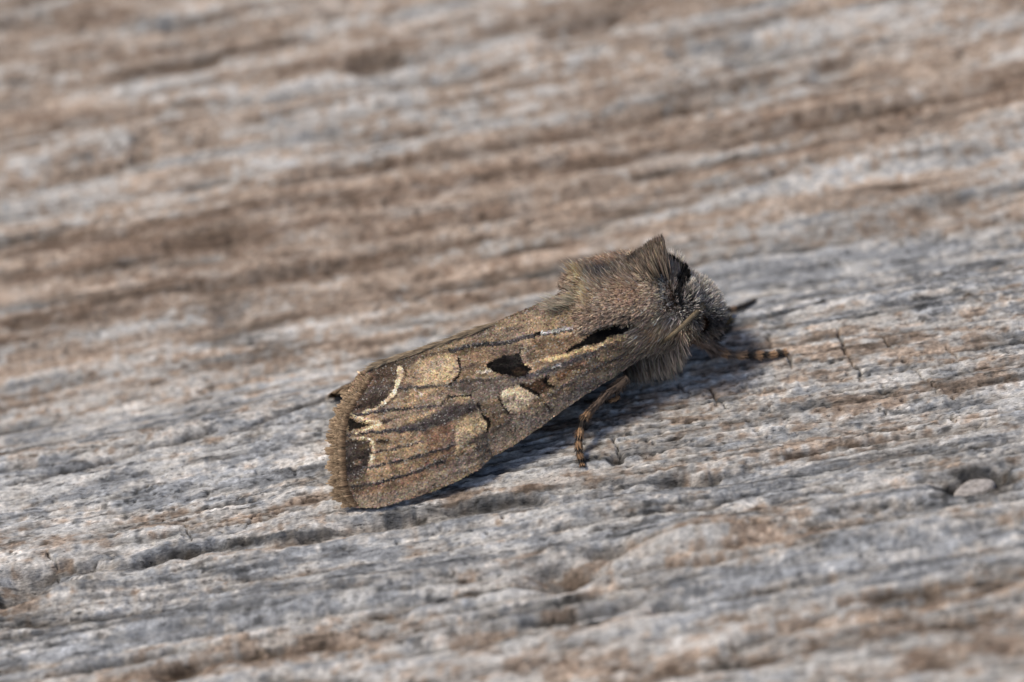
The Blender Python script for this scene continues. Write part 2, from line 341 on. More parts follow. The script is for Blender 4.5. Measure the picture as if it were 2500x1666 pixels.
c_blue, c_pale, c_tan, c_brown = lin(156, 158, 161), lin(196, 192, 187), lin(172, 155, 140), lin(138, 119, 104)
t1 = sstep(-.55, .15, T)[..., None]; t2 = sstep(.05, .75, T)[..., None]; t3 = sstep(.75, 1.6, T)[..., None]
C = c_blue + (c_pale - c_blue) * t1; C = C + (c_tan - C) * t2; C = C + (c_brown - C) * t3
C = C * np.exp(.42 * LIGHT * (1 - .35 * FAR) + .06 * FAR)[..., None]
fleck = fleck * (1 - .35 * FAR); stain_k = (.50 * (1 - .45 * FAR))[..., None]; RECESS_DARK = RECESS_DARK * (1 - .45 * FAR)
stain = sstep(.35, .8, fbm(GX / 12, wy2 / .42, 55, 4) + .25 * fbm(GX / 1.2, GY / .4, 58, 2))
C = C + (lin(222, 219, 214) - C) * (.55 * white)[..., None]; C = C * (1 - .60 * fleck[..., None]); C = C * (1 - (.25 + .33 * FAR) [..., None] * glines[..., None]); C = C * (1 - stain_k * stain[..., None]); C = C * (1 - (.45 - .2 * FAR)[..., None] * R2[..., None])
C = C * (1 - (.70 * np.clip(RECESS_DARK, 0, 1))[..., None] * np.array([1, 1.03, 1.06], np.float32))  # darkens recesses, including the painted shade under the ledge
C = C * (1 - .75 * np.clip(CR, 0, 1)[..., None]); C = C * (1 - .80 * KNOT_DARK[..., None])
spk = sstep(.45, .75, fbm(GX / .5, wy2 / .13, 60, 3)) * sstep(-.2, .5, fbm(GX / 4, GY / 2, 61, 2)); C = C * (1 - .65 * spk[..., None])
ny, nx = GX.shape
idx = np.arange(nx * ny).reshape(ny, nx)
Fq = np.stack([idx[:-1, :-1], idx[:-1, 1:], idx[1:, 1:], idx[1:, :-1]], -1).reshape(-1, 4)
V = np.stack([GX, GY, H], -1).reshape(-1, 3)
# sides and underside of the block of wood
ring = np.concatenate([idx[0, :], idx[1:, -1], idx[-1, -2::-1], idx[-2:0:-1, 0]])
low = V[ring].copy(); low[:, 2] = -16
b0 = len(V); rr = np.arange(len(ring)); r2_ = (rr + 1) % len(ring)
Fs = np.stack([ring[rr], b0 + rr, b0 + r2_, ring[r2_]], -1)
V = np.concatenate([V, low]); Cv = np.concatenate([C.reshape(-1, 3), C.reshape(-1, 3)[ring]])
cor = [b0, b0 + nx - 1, b0 + nx - 1 + ny - 1, b0 + 2 * (nx - 1) + ny - 1]
wood_o = mesh_obj('weathered_wood', V, [Fq, Fs, np.array([[cor[3], cor[2], cor[1], cor[0]]])], M_WOOD, col=Cv, smooth=True)
wood_o['kind'] = 'structure'
wood_o['label'] = 'bleached grey and tan weathered wood with long grain ridges and cracks'
def wz(x, y): return float(wood(np.array([x]), np.array([y]))[0])

# ------------------------------------------------------------------ pieces of the wood that stand out
def lens_piece(name, px, py, a, b, rot, thick, col, seed, X_tilt=1.):
    c = on_wood(px, py); n, k = 28, 6; Vv = []; Cc = []
    rg = np.random.default_rng(seed)
    for j in range(k + 1):
        f = j / k
        for i in range(n):
            t = 2 * math.pi * i / n; rad = math.sin(f * math.pi / 2) * (1 + .06 * math.sin(3 * t + seed) + .04 * math.sin(5 * t))
            zz = thick * (1 - f ** 5) + .04 * X_tilt * math.sin(f * math.pi / 2) * math.cos(t) + .02 * rg.normal() * (1 - f)
            X, Y = a * rad * math.cos(t), b * rad * math.sin(t)
            x = c[0] + X * math.cos(rot) - Y * math.sin(rot); y = c[1] + X * math.sin(rot) + Y * math.cos(rot)
            Vv.append((x, y, zz)); Cc.append(lin(*col) * (.85 + .3 * rg.random()))
    Vv = np.array(Vv); Vv[:, 2] += wz(c[0], c[1]) - .12
    F = np.array([[j * n + i, (j + 1) * n + i, (j + 1) * n + (i + 1) % n, j * n + (i + 1) % n] for j in range(k) for i in range(n)])
    return mesh_obj(name, Vv, F, M_WOOD, wood_o, np.array(Cc), True)
kn = lens_piece('knot', 2378, 1176, .95, .50, math.radians(13), .50, (180, 174, 170), 3); kn['label'] = 'pale oval knot set in a dark hollow of the wood'
# fl = lens_piece('wood_flake', 175, 1440, 1.7, .62, math.radians(8), .5, (205, 192, 178), 8); fl['label'] = 'pale raised flake of wood over a dark hollow'

# ------------------------------------------------------------------ the moth
moth = bpy.data.objects.new('moth', None); sc.collection.objects.link(moth)
moth.location = Vector(A0) * MM; moth.rotation_euler = (0, 0, TH); moth.empty_display_size = .005
moth['label'] = 'brown furry moth resting with roof-like folded wings on weathered grey wood'; moth['category'] = 'moth'
def loc(B): B = np.asarray(B, float); return np.stack([B[..., 0], -B[..., 1], B[..., 2]], -1)     # (s,l,z) -> moth's local axes
def b_px(B): return project(b2w(B))
def wood_at(s, l): P = b2w(np.array([[s, l, 0.]]))[0]; return wz(P[0], P[1])

# ---- wing surface
INNER = Z1([(190, 750), (225, 725), (340, 672), (480, 628), (640, 573), (860, 492), (1000, 432), (1130, 378), (1280, 322)])
COSTA = Z1([(150, 1390), (300, 1390), (420, 1355), (560, 1312), (680, 1260), (790, 1200), (845, 1145), (950, 1088), (1080, 1000), (1180, 925), (1300, 842), (1420, 768), (1500, 712), (1600, 642), (1680, 590)])
COSTA_Z = np.array([.22, .2, .25, .4, .6, .85, .95, 1.2, 1.5, 1.75, 2.05, 2.3, 2.45, 2.6, 2.7])
OUTER = Z1([(190, 750), (150, 835), (105, 920), (88, 1000), (85, 1070), (90, 1150), (92, 1220), (98, 1290), (115, 1350), (150, 1390)])
FRINGE = Z1([(212, 735), (140, 825), (78, 925), (52, 1010), (42, 1070), (48, 1150), (52, 1220), (56, 1290), (72, 1350), (118, 1392)])
BASE = Z1([(1280, 322), (1480, 450), (1680, 590)])
ib = on_l(INNER[:, 0], INNER[:, 1], 0.0)
kb = w2b(on_z(COSTA[:, 0], COSTA[:, 1], COSTA_Z))
def ext(xq, xp, fp):
    y = np.interp(xq, xp, fp); lo = xq < xp[0]; hi = xq > xp[-1]
    y = np.where(lo, fp[0] + (xq - xp[0]) * (fp[2] - fp[0]) / (xp[2] - xp[0]), y)
    return np.where(hi, fp[-1] + (xq - xp[-1]) * (fp[-1] - fp[-3]) / (xp[-1] - xp[-3]), y)
def wing(s, q):
    Hs = ext(s, ib[:, 0], ib[:, 2]); L = ext(s, kb[:, 0], kb[:, 1]); Zk = ext(s, kb[:, 0], kb[:, 2])
    ln = np.hypot(L, Hs - Zk); nl, nz = (Hs - Zk) / ln, L / ln
    B = np.interp(s, [-9, -6, 0, 4, 7], [.42, .42, .5, .75, .8]) * np.clip(4 * np.clip(q, 0, 1) ** 1.35 * (1 - np.clip(q, 0, 1) ** 1.35), 0, 1) ** 1.25
    return np.stack([s, q * L + B * nl, Hs + q * (Zk - Hs) + B * nz], -1)
def resample(P, n):
    d = np.concatenate([[0], np.cumsum(np.hypot(*np.diff(P, axis=0).T))]); t = np.linspace(0, d[-1], n)
    return np.stack([np.interp(t, d, P[:, 0]), np.interp(t, d, P[:, 1])], -1)
def wing_from_px(P):
    """points of the wing surface seen at photo positions P (n,2)"""
    s = (P[:, 0] - 1250) * .018; q = np.full(len(P), .5)
    for it in range(30):
        def g(s, q):
            x, y = b_px(wing(s, q)); return np.stack([x, y], -1)
        r = P - g(s, q); e = 1e-4
        a = (g(s + e, q) - g(s, q)) / e; b = (g(s, q + e) - g(s, q)) / e
        det = a[:, 0] * b[:, 1] - a[:, 1] * b[:, 0]; det = np.where(np.abs(det) < 1e-3, 1e-3, det)
        ds = (r[:, 0] * b[:, 1] - r[:, 1] * b[:, 0]) / det; dq = (a[:, 0] * r[:, 1] - a[:, 1] * r[:, 0]) / det
        s = s + np.clip(ds, -1, 1) * .8; q = np.clip(q + np.clip(dq, -.2, .2) * .8, -.25, 1.25)
    return s, q
NU, NW = 380, 190
ci, ck, co, cb = resample(INNER, NU), resample(COSTA, NU), resample(OUTER, NW), resample(BASE, NW)
u = np.linspace(0, 1, NU)[:, None, None]; v = np.linspace(0, 1, NW)[None, :, None]
WP = (1 - v) * ci[:, None] + v * ck[:, None] + (1 - u) * co[None] + u * cb[None] - ((1 - u) * (1 - v) * ci[0] + u * (1 - v) * ci[-1] + (1 - u) * v * ck[0] + u * v * ck[-1])
WP = WP.reshape(-1, 2)
ws, wq = wing_from_px(WP)
WB = wing(ws, wq)                                             # wing membrane, (s,l,z)
WG = WB.reshape(NU, NW, 3)
wn = np.cross(np.gradient(WG, axis=0), np.gradient(WG, axis=1)); wn /= np.linalg.norm(wn, axis=-1, keepdims=True) + 1e-9
if wn[NU // 2, NW // 2, 2] < 0: wn = -wn
# ---- wing pattern, drawn over the wing from tracings
def in_poly(P, poly, soft=0):
    x, y = P[:, 0], P[:, 1]; r = np.zeros(len(P), bool); n = len(poly)
    for i in range(n):
        x1, y1 = poly[i]; x2, y2 = poly[(i + 1) % n]
        c = ((y1 > y) != (y2 > y)) & (x < (x2 - x1) * (y - y1) / (y2 - y1 + 1e-12) + x1); r ^= c
    return r
def pdist(P, pl):
    return seg_dist(P[:, 0].astype(np.float32), P[:, 1].astype(np.float32), pl)
def fill(P, poly, soft):
    d, _ = pdist(P, np.concatenate([poly, poly[:1]])); i = in_poly(P, poly)
    return sstep(-soft, soft, np.where(i, d, -d))
TAN, PALE, RUST, DARK, BLACK, SLATE, CREAM, GREYB, BROWN = [lin(*c) for c in ((158, 134, 96), (184, 162, 118), (130, 100, 74), (62, 52, 46), (18, 14, 12), (84, 82, 84), (208, 190, 148), (136, 122, 104), (112, 92, 68))]
def pattern(P, jit=1.6):
    P = P + rng.normal(size=P.shape) * jit
    P = P + 2.6 * np.stack([vn(P[:, 0] / 16, P[:, 1] / 16, 4), vn(P[:, 0] / 16, P[:, 1] / 16, 8)], -1) + 1.6 * np.stack([vn(P[:, 0] / 6, P[:, 1] / 6, 12), vn(P[:, 0] / 6, P[:, 1] / 6, 13)], -1)
    n1 = fbm(P[:, 0] / 60, P[:, 1] / 30, 2, 3)[:, None]; n2 = fbm(P[:, 0] / 14, P[:, 1] / 9, 6, 3)[:, None]
    C = lin(140, 119, 88) * (1 + .15 * n1) + 0 * P[:, :1]
    def mix(m, c, a=1.0): 
        nonlocal C
        m = (np.clip(m, 0, 1) * a)[:, None]; C = C + (c - C) * m
    def poly(pts, c, a=1., soft=3): mix(fill(P, pts, soft), c, a)
    def line(pts, c, wd, a=1., taper=(1, 1)):
        d, f = pdist(P, pts); ww = wd * (taper[0] + (taper[1] - taper[0]) * f); mix(sstep(ww * .5 + 1.2, ww * .5 - 1.2, d), c, a)
    # broad areas
    poly(Z1([(1100, 980), (800, 1170), (640, 1270), (300, 1395), (60, 1395), (100, 1340), (420, 1300), (640, 1190), (820, 1050), (960, 970), (1300, 780), (1560, 640), (1680, 590), (1500, 720)]), GREYB, .8, 12)
    poly(Z1([(512, 1010), (650, 985), (665, 1100), (640, 1180), (420, 1290), (170, 1340), (150, 1300), (330, 1265), (480, 1200), (540, 1120)]), RUST, .75, 14)
    poly(Z2([(960, 780), (1230, 740), (1240, 960), (1000, 1010), (980, 900)]), RUST, .9, 5)
    poly(Z2([(480, 1040), (560, 930), (900, 880), (1000, 1000), (700, 1090), (430, 1140)]), TAN, .7, 8)
    poly(Z2([(330, 1180), (700, 1080), (860, 1050), (900, 1120), (600, 1240), (330, 1300)]), TAN, .6, 8)
    poly(Z2([(340, 670), (700, 590), (900, 600), (1100, 600), (950, 700), (640, 780), (330, 800)]), TAN, .8, 6)
    poly(Z1([(620, 640), (860, 560), (1000, 600), (980, 640), (820, 690), (700, 780), (680, 690)]), BROWN, .5, 14)
    poly(Z1([(860, 500), (1130, 385), (1280, 330), (1250, 500), (1000, 540), (640, 620), (560, 620)]), lin(146, 128, 98), .8, 14)
    poly(Z1([(620, 800), (1000, 770), (1100, 760), (900, 850), (780, 890), (700, 850)]), lin(104, 96, 88), .8, 10)
    poly(Z1([(790, 940), (880, 900), (960, 960), (830, 1040)]), BROWN, .8, 8)
    poly(Z1([(420, 700), (620, 630), (1000, 590), (1000, 560), (700, 600), (480, 640)]), lin(118, 104, 84), .6, 8)
    # terminal shade
    poly(Z1([(215, 735), (340, 672), (400, 700), (385, 770), (350, 850), (240, 915), (150, 940), (130, 900)]), lin(88, 72, 60), .85, 7)
    poly(Z1([(215, 850), (330, 840), (340, 862), (270, 905), (180, 920)]), DARK, .9, 5)
    poly(Z1([(240, 790), (360, 790), (330, 840), (220, 850)]), lin(70, 66, 66), .7, 6)
    poly(Z1([(215, 735), (270, 750), (260, 800), (190, 830), (150, 820)]), lin(150, 120, 96), .8, 7)
    poly(Z1([(130, 1062), (240, 1072), (258, 1110), (244, 1178), (215, 1215), (140, 1250), (125, 1130)]), lin(50, 46, 46), .92, 5)
    poly(Z1([(185, 1090), (235, 1085), (240, 1110), (180, 1120)]), BROWN, .6, 5)
    poly(Z2([(300, 1070), (380, 1050), (380, 1090), (310, 1095)]), TAN, .7, 4)
    poly(Z2([(255, 1340), (330, 1390), (300, 1440), (255, 1400)]), DARK, .8, 5)
    poly(Z2([(250, 1120), (440, 1150), (430, 1190), (250, 1260)]), SLATE * .7, .7, 6)
    # veins
    for pts, wd, a in ((Z2([(250, 830), (640, 790), (960, 770)]), 6, .8), (Z2([(300, 650), (640, 600), (1100, 550)]), 6, .8), (Z2([(680, 410), (900, 395), (1160, 375), (1300, 350)]), 7, .7),
                       (Z2([(400, 1130), (700, 1080), (860, 1040), (1150, 950), (1250, 900)]), 5, .8), (Z2([(300, 1300), (600, 1250), (800, 1190), (1150, 1060)]), 5, .8), (Z2([(500, 990), (660, 960), (950, 890)]), 4, .7),
                       (Z3([(80, 770), (300, 720), (500, 705), (700, 660), (830, 630), (1140, 575)]), 8, .8), (Z1([(700, 780), (900, 765), (1050, 745), (1200, 690), (1400, 610)]), 7, .55),
                       (Z1([(560, 1170), (700, 1100), (860, 1010), (1000, 940)]), 6, .5), (Z1([(1120, 850), (1300, 740), (1500, 640)]), 7, .5)):
        line(pts, lin(58, 57, 60), wd * 1.25, min(1, a * 1.2))
        line(pts + [0, -4], lin(128, 130, 132), 2.6, a * .6)
    # slate patch and streak
    poly(Z2([(960, 690), (1150, 560), (1420, 520), (1440, 600), (1300, 670), (1150, 740), (980, 780), (700, 800), (600, 790)]), lin(66, 64, 68), .9, 6)
    poly(Z3([(780, 970), (960, 905), (1200, 820), (1330, 765), (1340, 800), (1100, 900), (940, 960), (800, 1010), (600, 1040), (560, 1020)]), lin(74, 74, 80), .9, 5)
    line(Z3([(960, 925), (1030, 905)]), lin(170, 172, 174), 5, .8)
    poly(Z3([(920, 1000), (1230, 850), (1260, 870), (1100, 980), (960, 1070)]), lin(122, 84, 50), .85, 5)
    poly(Z3([(1210, 880), (1250, 850), (1270, 870), (1230, 900)]), lin(186, 136, 80), .9, 3)
    # tan cells with black rims
    poly(Z2([(760, 250), (900, 150), (1080, 95), (1220, 75), (1268, 130), (1275, 230), (1250, 300), (1170, 365), (1000, 370), (880, 370), (760, 330)]), PALE * .92, .9, 4)
    poly(Z2([(770, 220), (900, 190), (940, 300), (880, 365), (750, 340)]), RUST, .55, 12)
    line(Z2([(1275, 130), (1288, 230), (1262, 300), (1205, 360)]), BLACK, 5.5, .95)
    poly(Z2([(700, 450), (900, 410), (1130, 395), (1178, 440), (1165, 490), (1100, 540), (900, 560), (690, 580)]), TAN, .9, 4)
    line(Z2([(880, 410), (945, 450), (890, 476)]), lin(214, 206, 186), 3, .8)
    line(Z2([(1190, 470), (1170, 505), (1120, 540)]), BLACK, 6, .9); line(Z2([(1180, 490), (1260, 475), (1380, 468)]), BLACK, 6, .95, (1, .5))
    line(Z2([(1200, 500), (1300, 490), (1390, 492)]), PALE, 5, .8)
    poly(Z2([(1250, 740), (1330, 675), (1475, 640), (1535, 720), (1530, 790), (1440, 820), (1340, 900), (1250, 970), (1240, 880)]), PALE, .95, 4)
    line(Z2([(1450, 540), (1475, 600), (1520, 655), (1548, 720), (1538, 775)]), BLACK, 7.5, .95)
    poly(Z3([(520, 1120), (600, 1080), (690, 1078), (780, 1130), (840, 1165), (760, 1230), (680, 1290), (610, 1315), (550, 1270), (525, 1200)]), lin(182, 166, 132), .95, 4)
    line(Z3([(488, 1130), (508, 1190), (530, 1265), (612, 1322)]), BLACK, 6.5, .92)
    # basal cell, black blot, black dagger
    poly(Z3([(695, 790), (730, 710), (800, 675), (960, 655), (1150, 620), (1190, 680), (1000, 790), (860, 825), (790, 850), (820, 920), (760, 900), (710, 860)]), BROWN, .8, 5)
    line(Z3([(780, 690), (725, 720), (705, 790), (730, 860), (790, 940)]), lin(164, 142, 108), 11, .9)
    poly(Z3([(380, 900), (450, 845), (560, 808), (685, 795), (695, 850), (700, 885), (765, 905), (782, 930), (740, 992), (640, 1003), (520, 982), (440, 955)]), BLACK, 1, 2.5)
    poly(Z3([(620, 930), (690, 900), (740, 950), (700, 985), (620, 980)]), lin(64, 48, 34), .8, 5)
    line(Z3([(685, 800), (688, 760), (712, 715)]), BLACK, 5, .9, (1, .4))
    line(Z3([(310, 957), (450, 943)]), lin(206, 198, 176), 5, .9)
    line(Z3([(815, 628), (870, 620)]), BLACK, 7, .9); line(Z3([(880, 615), (1000, 600), (1140, 572)]), lin(176, 180, 182), 5, .75)
    poly(Z4([(150, 1197), (300, 1100), (430, 1020), (560, 968), (720, 925), (830, 930), (790, 992), (640, 1022), (540, 1082), (420, 1124), (280, 1167)]), BLACK, 1, 2)
    poly(Z4([(-120, 1262), (0, 1240), (150, 1206), (300, 1168), (420, 1130), (560, 1082), (680, 1016), (810, 1005), (780, 1050), (650, 1090), (480, 1150), (300, 1200), (150, 1240), (0, 1262)]), lin(204, 176, 118), .95, 2.5)
    poly(Z4([(800, 1000), (1000, 940), (1200, 1000), (1180, 1090), (900, 1180), (780, 1080)]), lin(176, 146, 110), .8, 12)
    poly(Z3([(690, 1068), (760, 1052), (890, 1000), (920, 990), (905, 1060), (960, 1080), (860, 1165), (800, 1130), (740, 1092)]), lin(78, 56, 36), .95, 4)
    line(Z3([(690, 1068), (750, 1100), (800, 1130), (850, 1162)]), BLACK, 8, .95); line(Z3([(912, 990), (895, 1045), (965, 1080)]), BLACK, 8, .95)
    poly(Z3([(922, 1005), (1000, 985), (1000, 1060), (930, 1060)]), TAN, .9, 4)
    line(Z3([(890, 1235), (930, 1270), (965, 1300)]), DARK, 7, .8); line(Z1([(800, 1110), (830, 1125), (848, 1150)]), DARK, 6, .6)
    poly(Z1([(900, 950), (1000, 900), (1110, 940), (1000, 1020)]), lin(150, 134, 110), .5, 8)
    # cream line near the margin
    line(Z1([(396, 716), (398, 760), (374, 800), (365, 838)]), CREAM, 12, 1, (1.05, .75)); line(Z1([(365, 838), (330, 868), (285, 905), (215, 925)]), CREAM, 9, 1, (1, .45))
    poly(Z1([(138, 962), (262, 985), (150, 1022)]), BLACK, .95, 2)
    line(Z1([(150, 942), (215, 958), (266, 972), (308, 985)]), CREAM, 4.2, 1, (.8, 1.3)); line(Z1([(308, 985), (250, 1005), (210, 1020), (160, 1040)]), CREAM, 4, 1, (1.3, .7))
    line(Z1([(162, 1054), (210, 1055), (245, 1066), (266, 1082), (270, 1102), (262, 1120)]), CREAM, 6, 1, (.5, 1.2)); line(Z1([(255, 1140), (262, 1150), (250, 1178)]), CREAM, 7, .9)
    poly(Z1([(305, 975), (390, 958), (385, 968), (310, 992)]), DARK * .6, .9, 2.5); poly(Z1([(275, 1062), (352, 1052), (345, 1068), (285, 1088)]), BLACK, .85, 2.5)
    line(Z1([(410, 700), (425, 740), (400, 800), (375, 850), (300, 910)]), lin(70, 50, 36), 5, .7)
    poly(Z1([(128, 1000), (190, 1045), (215, 1200), (250, 1300), (170, 1348), (140, 1290), (126, 1160)]), lin(66, 58, 52), .6, 14)
    # dark line before the fringe
    line(Z1([(255, 770), (195, 865), (152, 940), (134, 1010), (128, 1080), (130, 1160), (134, 1230), (143, 1290), (165, 1345)]), DARK, 5, .6)
    ua, va = P[:, 0] * .96 - P[:, 1] * .28, P[:, 0] * .28 + P[:, 1] * .96
    n3 = fbm(ua / 110, va / 8, 15, 3)[:, None]; sl = .45 * sstep(.05, .6, fbm(ua / 70, va / 24, 23, 3))[:, None]; C = C + (lin(92, 88, 86) * (.4 + C.mean(1, keepdims=True) / .3) - C) * sl
    C = C * (1 + .30 * n2 + .26 * n3); g = C.mean(1, keepdims=True); C = C * (g / .16) ** .22; g = C.mean(1, keepdims=True)
    return (C * .74 + g * .26) * np.array([1.36, 1.25, 1.19])
WC = pattern(WP, .8)
F = np.arange(NU * NW).reshape(NU, NW)
Wq = np.stack([F[:-1, :-1], F[1:, :-1], F[1:, 1:], F[:-1, 1:]], -1).reshape(-1, 4)
def wing_mesh():
    top = WB; bot = WB - wn.reshape(-1, 3) * .05; n = len(top)
    rim = np.concatenate([F[0, :], F[1:, -1], F[-1, -2::-1], F[-2:0:-1, 0]]); k = np.arange(len(rim)); k2 = (k + 1) % len(rim)
    side = np.stack([rim[k], rim[k2], rim[k2] + n, rim[k] + n], -1)
    return np.concatenate([top, bot]), [Wq, Wq[:, ::-1] + n, side], np.concatenate([WC, np.tile(lin(120, 105, 84), (n, 1))])
wv, wf, wc = wing_mesh()
near_wing = mesh_obj('forewing', loc(wv), wf, M_WING, moth, wc, True)
near_wing['label'] = 'brown patterned forewing with black blotches and cream margin line'

def ribbons(R, Dv, Nv, ln, wd, c0, c1, c2, bend=0., rows=((0, .75), (.35, 1), (.7, .75), (1, .12)), bdir=None):
    """thin tapering hairs or scales: root, direction, facing normal, length, width, colours"""
    n = len(R); Dv = Dv / (np.linalg.norm(Dv, axis=1, keepdims=True) + 1e-9)
    S = np.cross(Dv, Nv); S /= np.linalg.norm(S, axis=1, keepdims=True) + 1e-9
    ln = np.broadcast_to(ln, n)[:, None]; wd = np.broadcast_to(wd, n)[:, None]
    bd = Nv if bdir is None else bdir
    Vv, Cc = [], []
    for t, k in rows:
        p = R + Dv * ln * t + bd * (np.broadcast_to(bend, n)[:, None] * ln * t * t)
        Vv += [p - S * wd * k * .5, p + S * wd * k * .5]
        c = c0 + (c1 - c0) * min(1, t * 2) if t <= .5 else c1 + (c2 - c1) * (t - .5) * 2
        Cc += [c, c]
    m_ = len(rows); Vv = np.stack(Vv, 1).reshape(-1, 3); Cc = np.stack(Cc, 1).reshape(-1, 3)
    b = (np.arange(n) * 2 * m_)[:, None]
    F_ = np.concatenate([np.stack([b + 2 * j, b + 2 * j + 1, b + 2 * j + 3, b + 2 * j + 2], -1).reshape(-1, 4) for j in range(m_ - 1)])
    return Vv, F_, Cc
def merge(parts):
    V_, F_, C_ = [], [], []; o = 0
    for a, b, c in parts: V_.append(a); F_.append(b + o); C_.append(c); o += len(a)
    return np.concatenate(V_), np.concatenate(F_), np.concatenate(C_)

def grid_sample(G, n, lo=(0, 0), hi=(1, 1)):
    iu = (lo[0] + (hi[0] - lo[0]) * rng.random(n)) * (G.shape[0] - 1.001); iv = (lo[1] + (hi[1] - lo[1]) * rng.random(n)) * (G.shape[1] - 1.001)
    i, j = iu.astype(int), iv.astype(int); fu, fv = (iu - i)[:, None], (iv - j)[:, None]
    return (1 - fu) * (1 - fv) * G[i, j] + fu * (1 - fv) * G[i + 1, j] + (1 - fu) * fv * G[i, j + 1] + fu * fv * G[i + 1, j + 1]
# ---- wing scales
st = rng.bit_generator.state
NS = 64000
ALL = np.concatenate([WG, wn, WP.reshape(NU, NW, 2)], -1)
# even out the density: the patch is wider towards the margin
smp = grid_sample(ALL, NS * 2); sw = np.interp(smp[:, 6], [820, 1700], [1, .55]); smp = smp[rng.random(len(smp)) < sw][:NS]
SR, SN, SP = smp[:, :3], smp[:, 3:6], smp[:, 6:8]
scol = pattern(SP + np.array([-2.4, .6]), .9)
jit = np.exp(rng.normal(size=(len(SR), 1)) * .25); lum = scol.mean(1, keepdims=True)
scol = scol * jit * (1 + .08 * rng.normal(size=(len(SR), 3)))
gray = rng.random((len(SR), 1)) < np.where(SP[:, 1:2] - 0 > 0, .06, 0); scol = np.where(gray & (lum > .05), scol * .35 + lin(176, 172, 164) * .65, scol)
dk = rng.random((len(SR), 1)) < .06; scol = np.where(dk, scol * .45, scol)
root_dir = np.array([-1.0, .12, -.05]); dv = root_dir + rng.normal(size=SR.shape) * .16; dv -= SN * (dv * SN).sum(1, keepdims=True)
dv = dv + SN * (.30 + .12 * rng.normal(size=(len(SR), 1)))
sn = SN + rng.normal(size=SN.shape) * .2
sv, sf, scc = ribbons(SR - SN * .01, dv, sn, .105 + .035 * rng.random(len(SR)), .06 + .025 * rng.random(len(SR)), scol * .8, scol, scol * 1.12, -.12, ((0, .7), (.55, 1.05), (1, .7)))
o = mesh_obj('wing_scales', loc(sv), sf, M_SCALE, near_wing, scc); o['kind'] = 'stuff'

# ---- fringe along the outer margin: two rows of long scales, scalloped
def fringe():
    parts = []
    fin = resample(Z1([(262, 765), (198, 862), (150, 940), (131, 1010), (126, 1080), (128, 1160), (131, 1230), (140, 1290), (162, 1345), (190, 1385)]), 900)
    fout = resample(FRINGE, 900)
    for row, (a, b, n, c0, c1, c2) in enumerate(((0, .40, 700, (84, 68, 54), (112, 92, 73), (158, 136, 110)), (.24, .68, 800, (84, 68, 54), (118, 97, 77), (162, 140, 112)), (.50, 1.0, 900, (84, 67, 52), (128, 106, 84), (172, 148, 120)))):
        t = rng.random(n) * 899; i = t.astype(int)
        sc_ = 1 - .30 * np.abs(np.sin(t / 899 * math.pi * 10)) ** 3 if row == 2 else np.ones(n)
        A = fin[i] + (fout[i] - fin[i]) * a; Bp = fin[i] + (fout[i] - fin[i]) * (b * (sc_ + .15 * rng.normal(size=n)))[:, None] + rng.normal(size=(n, 2)) * .8
        s1, q1 = wing_from_px(A); s2, q2 = wing_from_px(Bp); Pa, Pb = wing(s1, q1), wing(s2, q2)
        du = Pb - Pa; ln = np.linalg.norm(du, axis=1); nn = np.tile(wn[8, NW // 2], (n, 1)) + rng.normal(size=(n, 3)) * .25
        nn /= np.linalg.norm(nn, axis=1, keepdims=True)
        k = (.82 * np.exp(rng.normal(size=(n, 1)) * .38)); blk = 1 - .55 * sstep(.55, .95, np.sin(t / 899 * math.pi * 18 + 1))[:, None] * (rng.random((n, 1)) < .8)
        parts.append(ribbons(Pa + nn * (.035 - .012 * row), du + nn * .02, nn, ln, .085 + .03 * rng.random(n), lin(*c0) * k * blk, lin(*c1) * k * blk, lin(*c2) * k, -.05, ((0, .6), (.45, 1), (.8, .95), (1, .5))))
    return merge(parts)
fv_, ff_, fc_ = fringe()
o = mesh_obj('fringe', loc(fv_), ff_, M_SCALE, near_wing, fc_); o['kind'] = 'stuff'
# inner-margin hairs lying along the ridge
n = 900; tt = rng.random(n); ii = ((.09 + .53 * tt) * (NU - 1)).astype(int)
rp = WG[ii, (rng.random(n) * 5).astype(int)]; rn = wn[ii, 2]
dv = np.array([-1, 0, -.05]) + rng.normal(size=(n, 3)) * .07 + rn * .05
hc = lin(146, 128, 104) * np.exp(rng.normal(size=(n, 1)) * .35)
hv, hf, hcc = ribbons(rp + rn * .02, dv, rn, .45 + .4 * rng.random(n), .03, hc * .6, hc, hc * 1.3, .0)
o = mesh_obj('inner_margin_hairs', loc(hv), hf, M_FUR, near_wing, hcc); o['kind'] = 'stuff'
# far wing: the same wing mirrored, a little lower so that the near one overlaps it on the ridge
def mirror(src, parent):
    c = src.copy(); sc.collection.objects.link(c); c.parent = parent
    for ch in [x for x in bpy.data.objects if x.parent == src]:
        d = ch.copy(); sc.collection.objects.link(d); d.parent = c
    return c
far_wing = mirror(near_wing, moth); far_wing.scale = (1, -1, 1); far_wing.rotation_euler = (0, 0, math.radians(2.2)); far_wing.location = (0.0012, -0.00010, -0.00030)
far_wing['label'] = 'far forewing, only its edge showing along the ridge and tail'

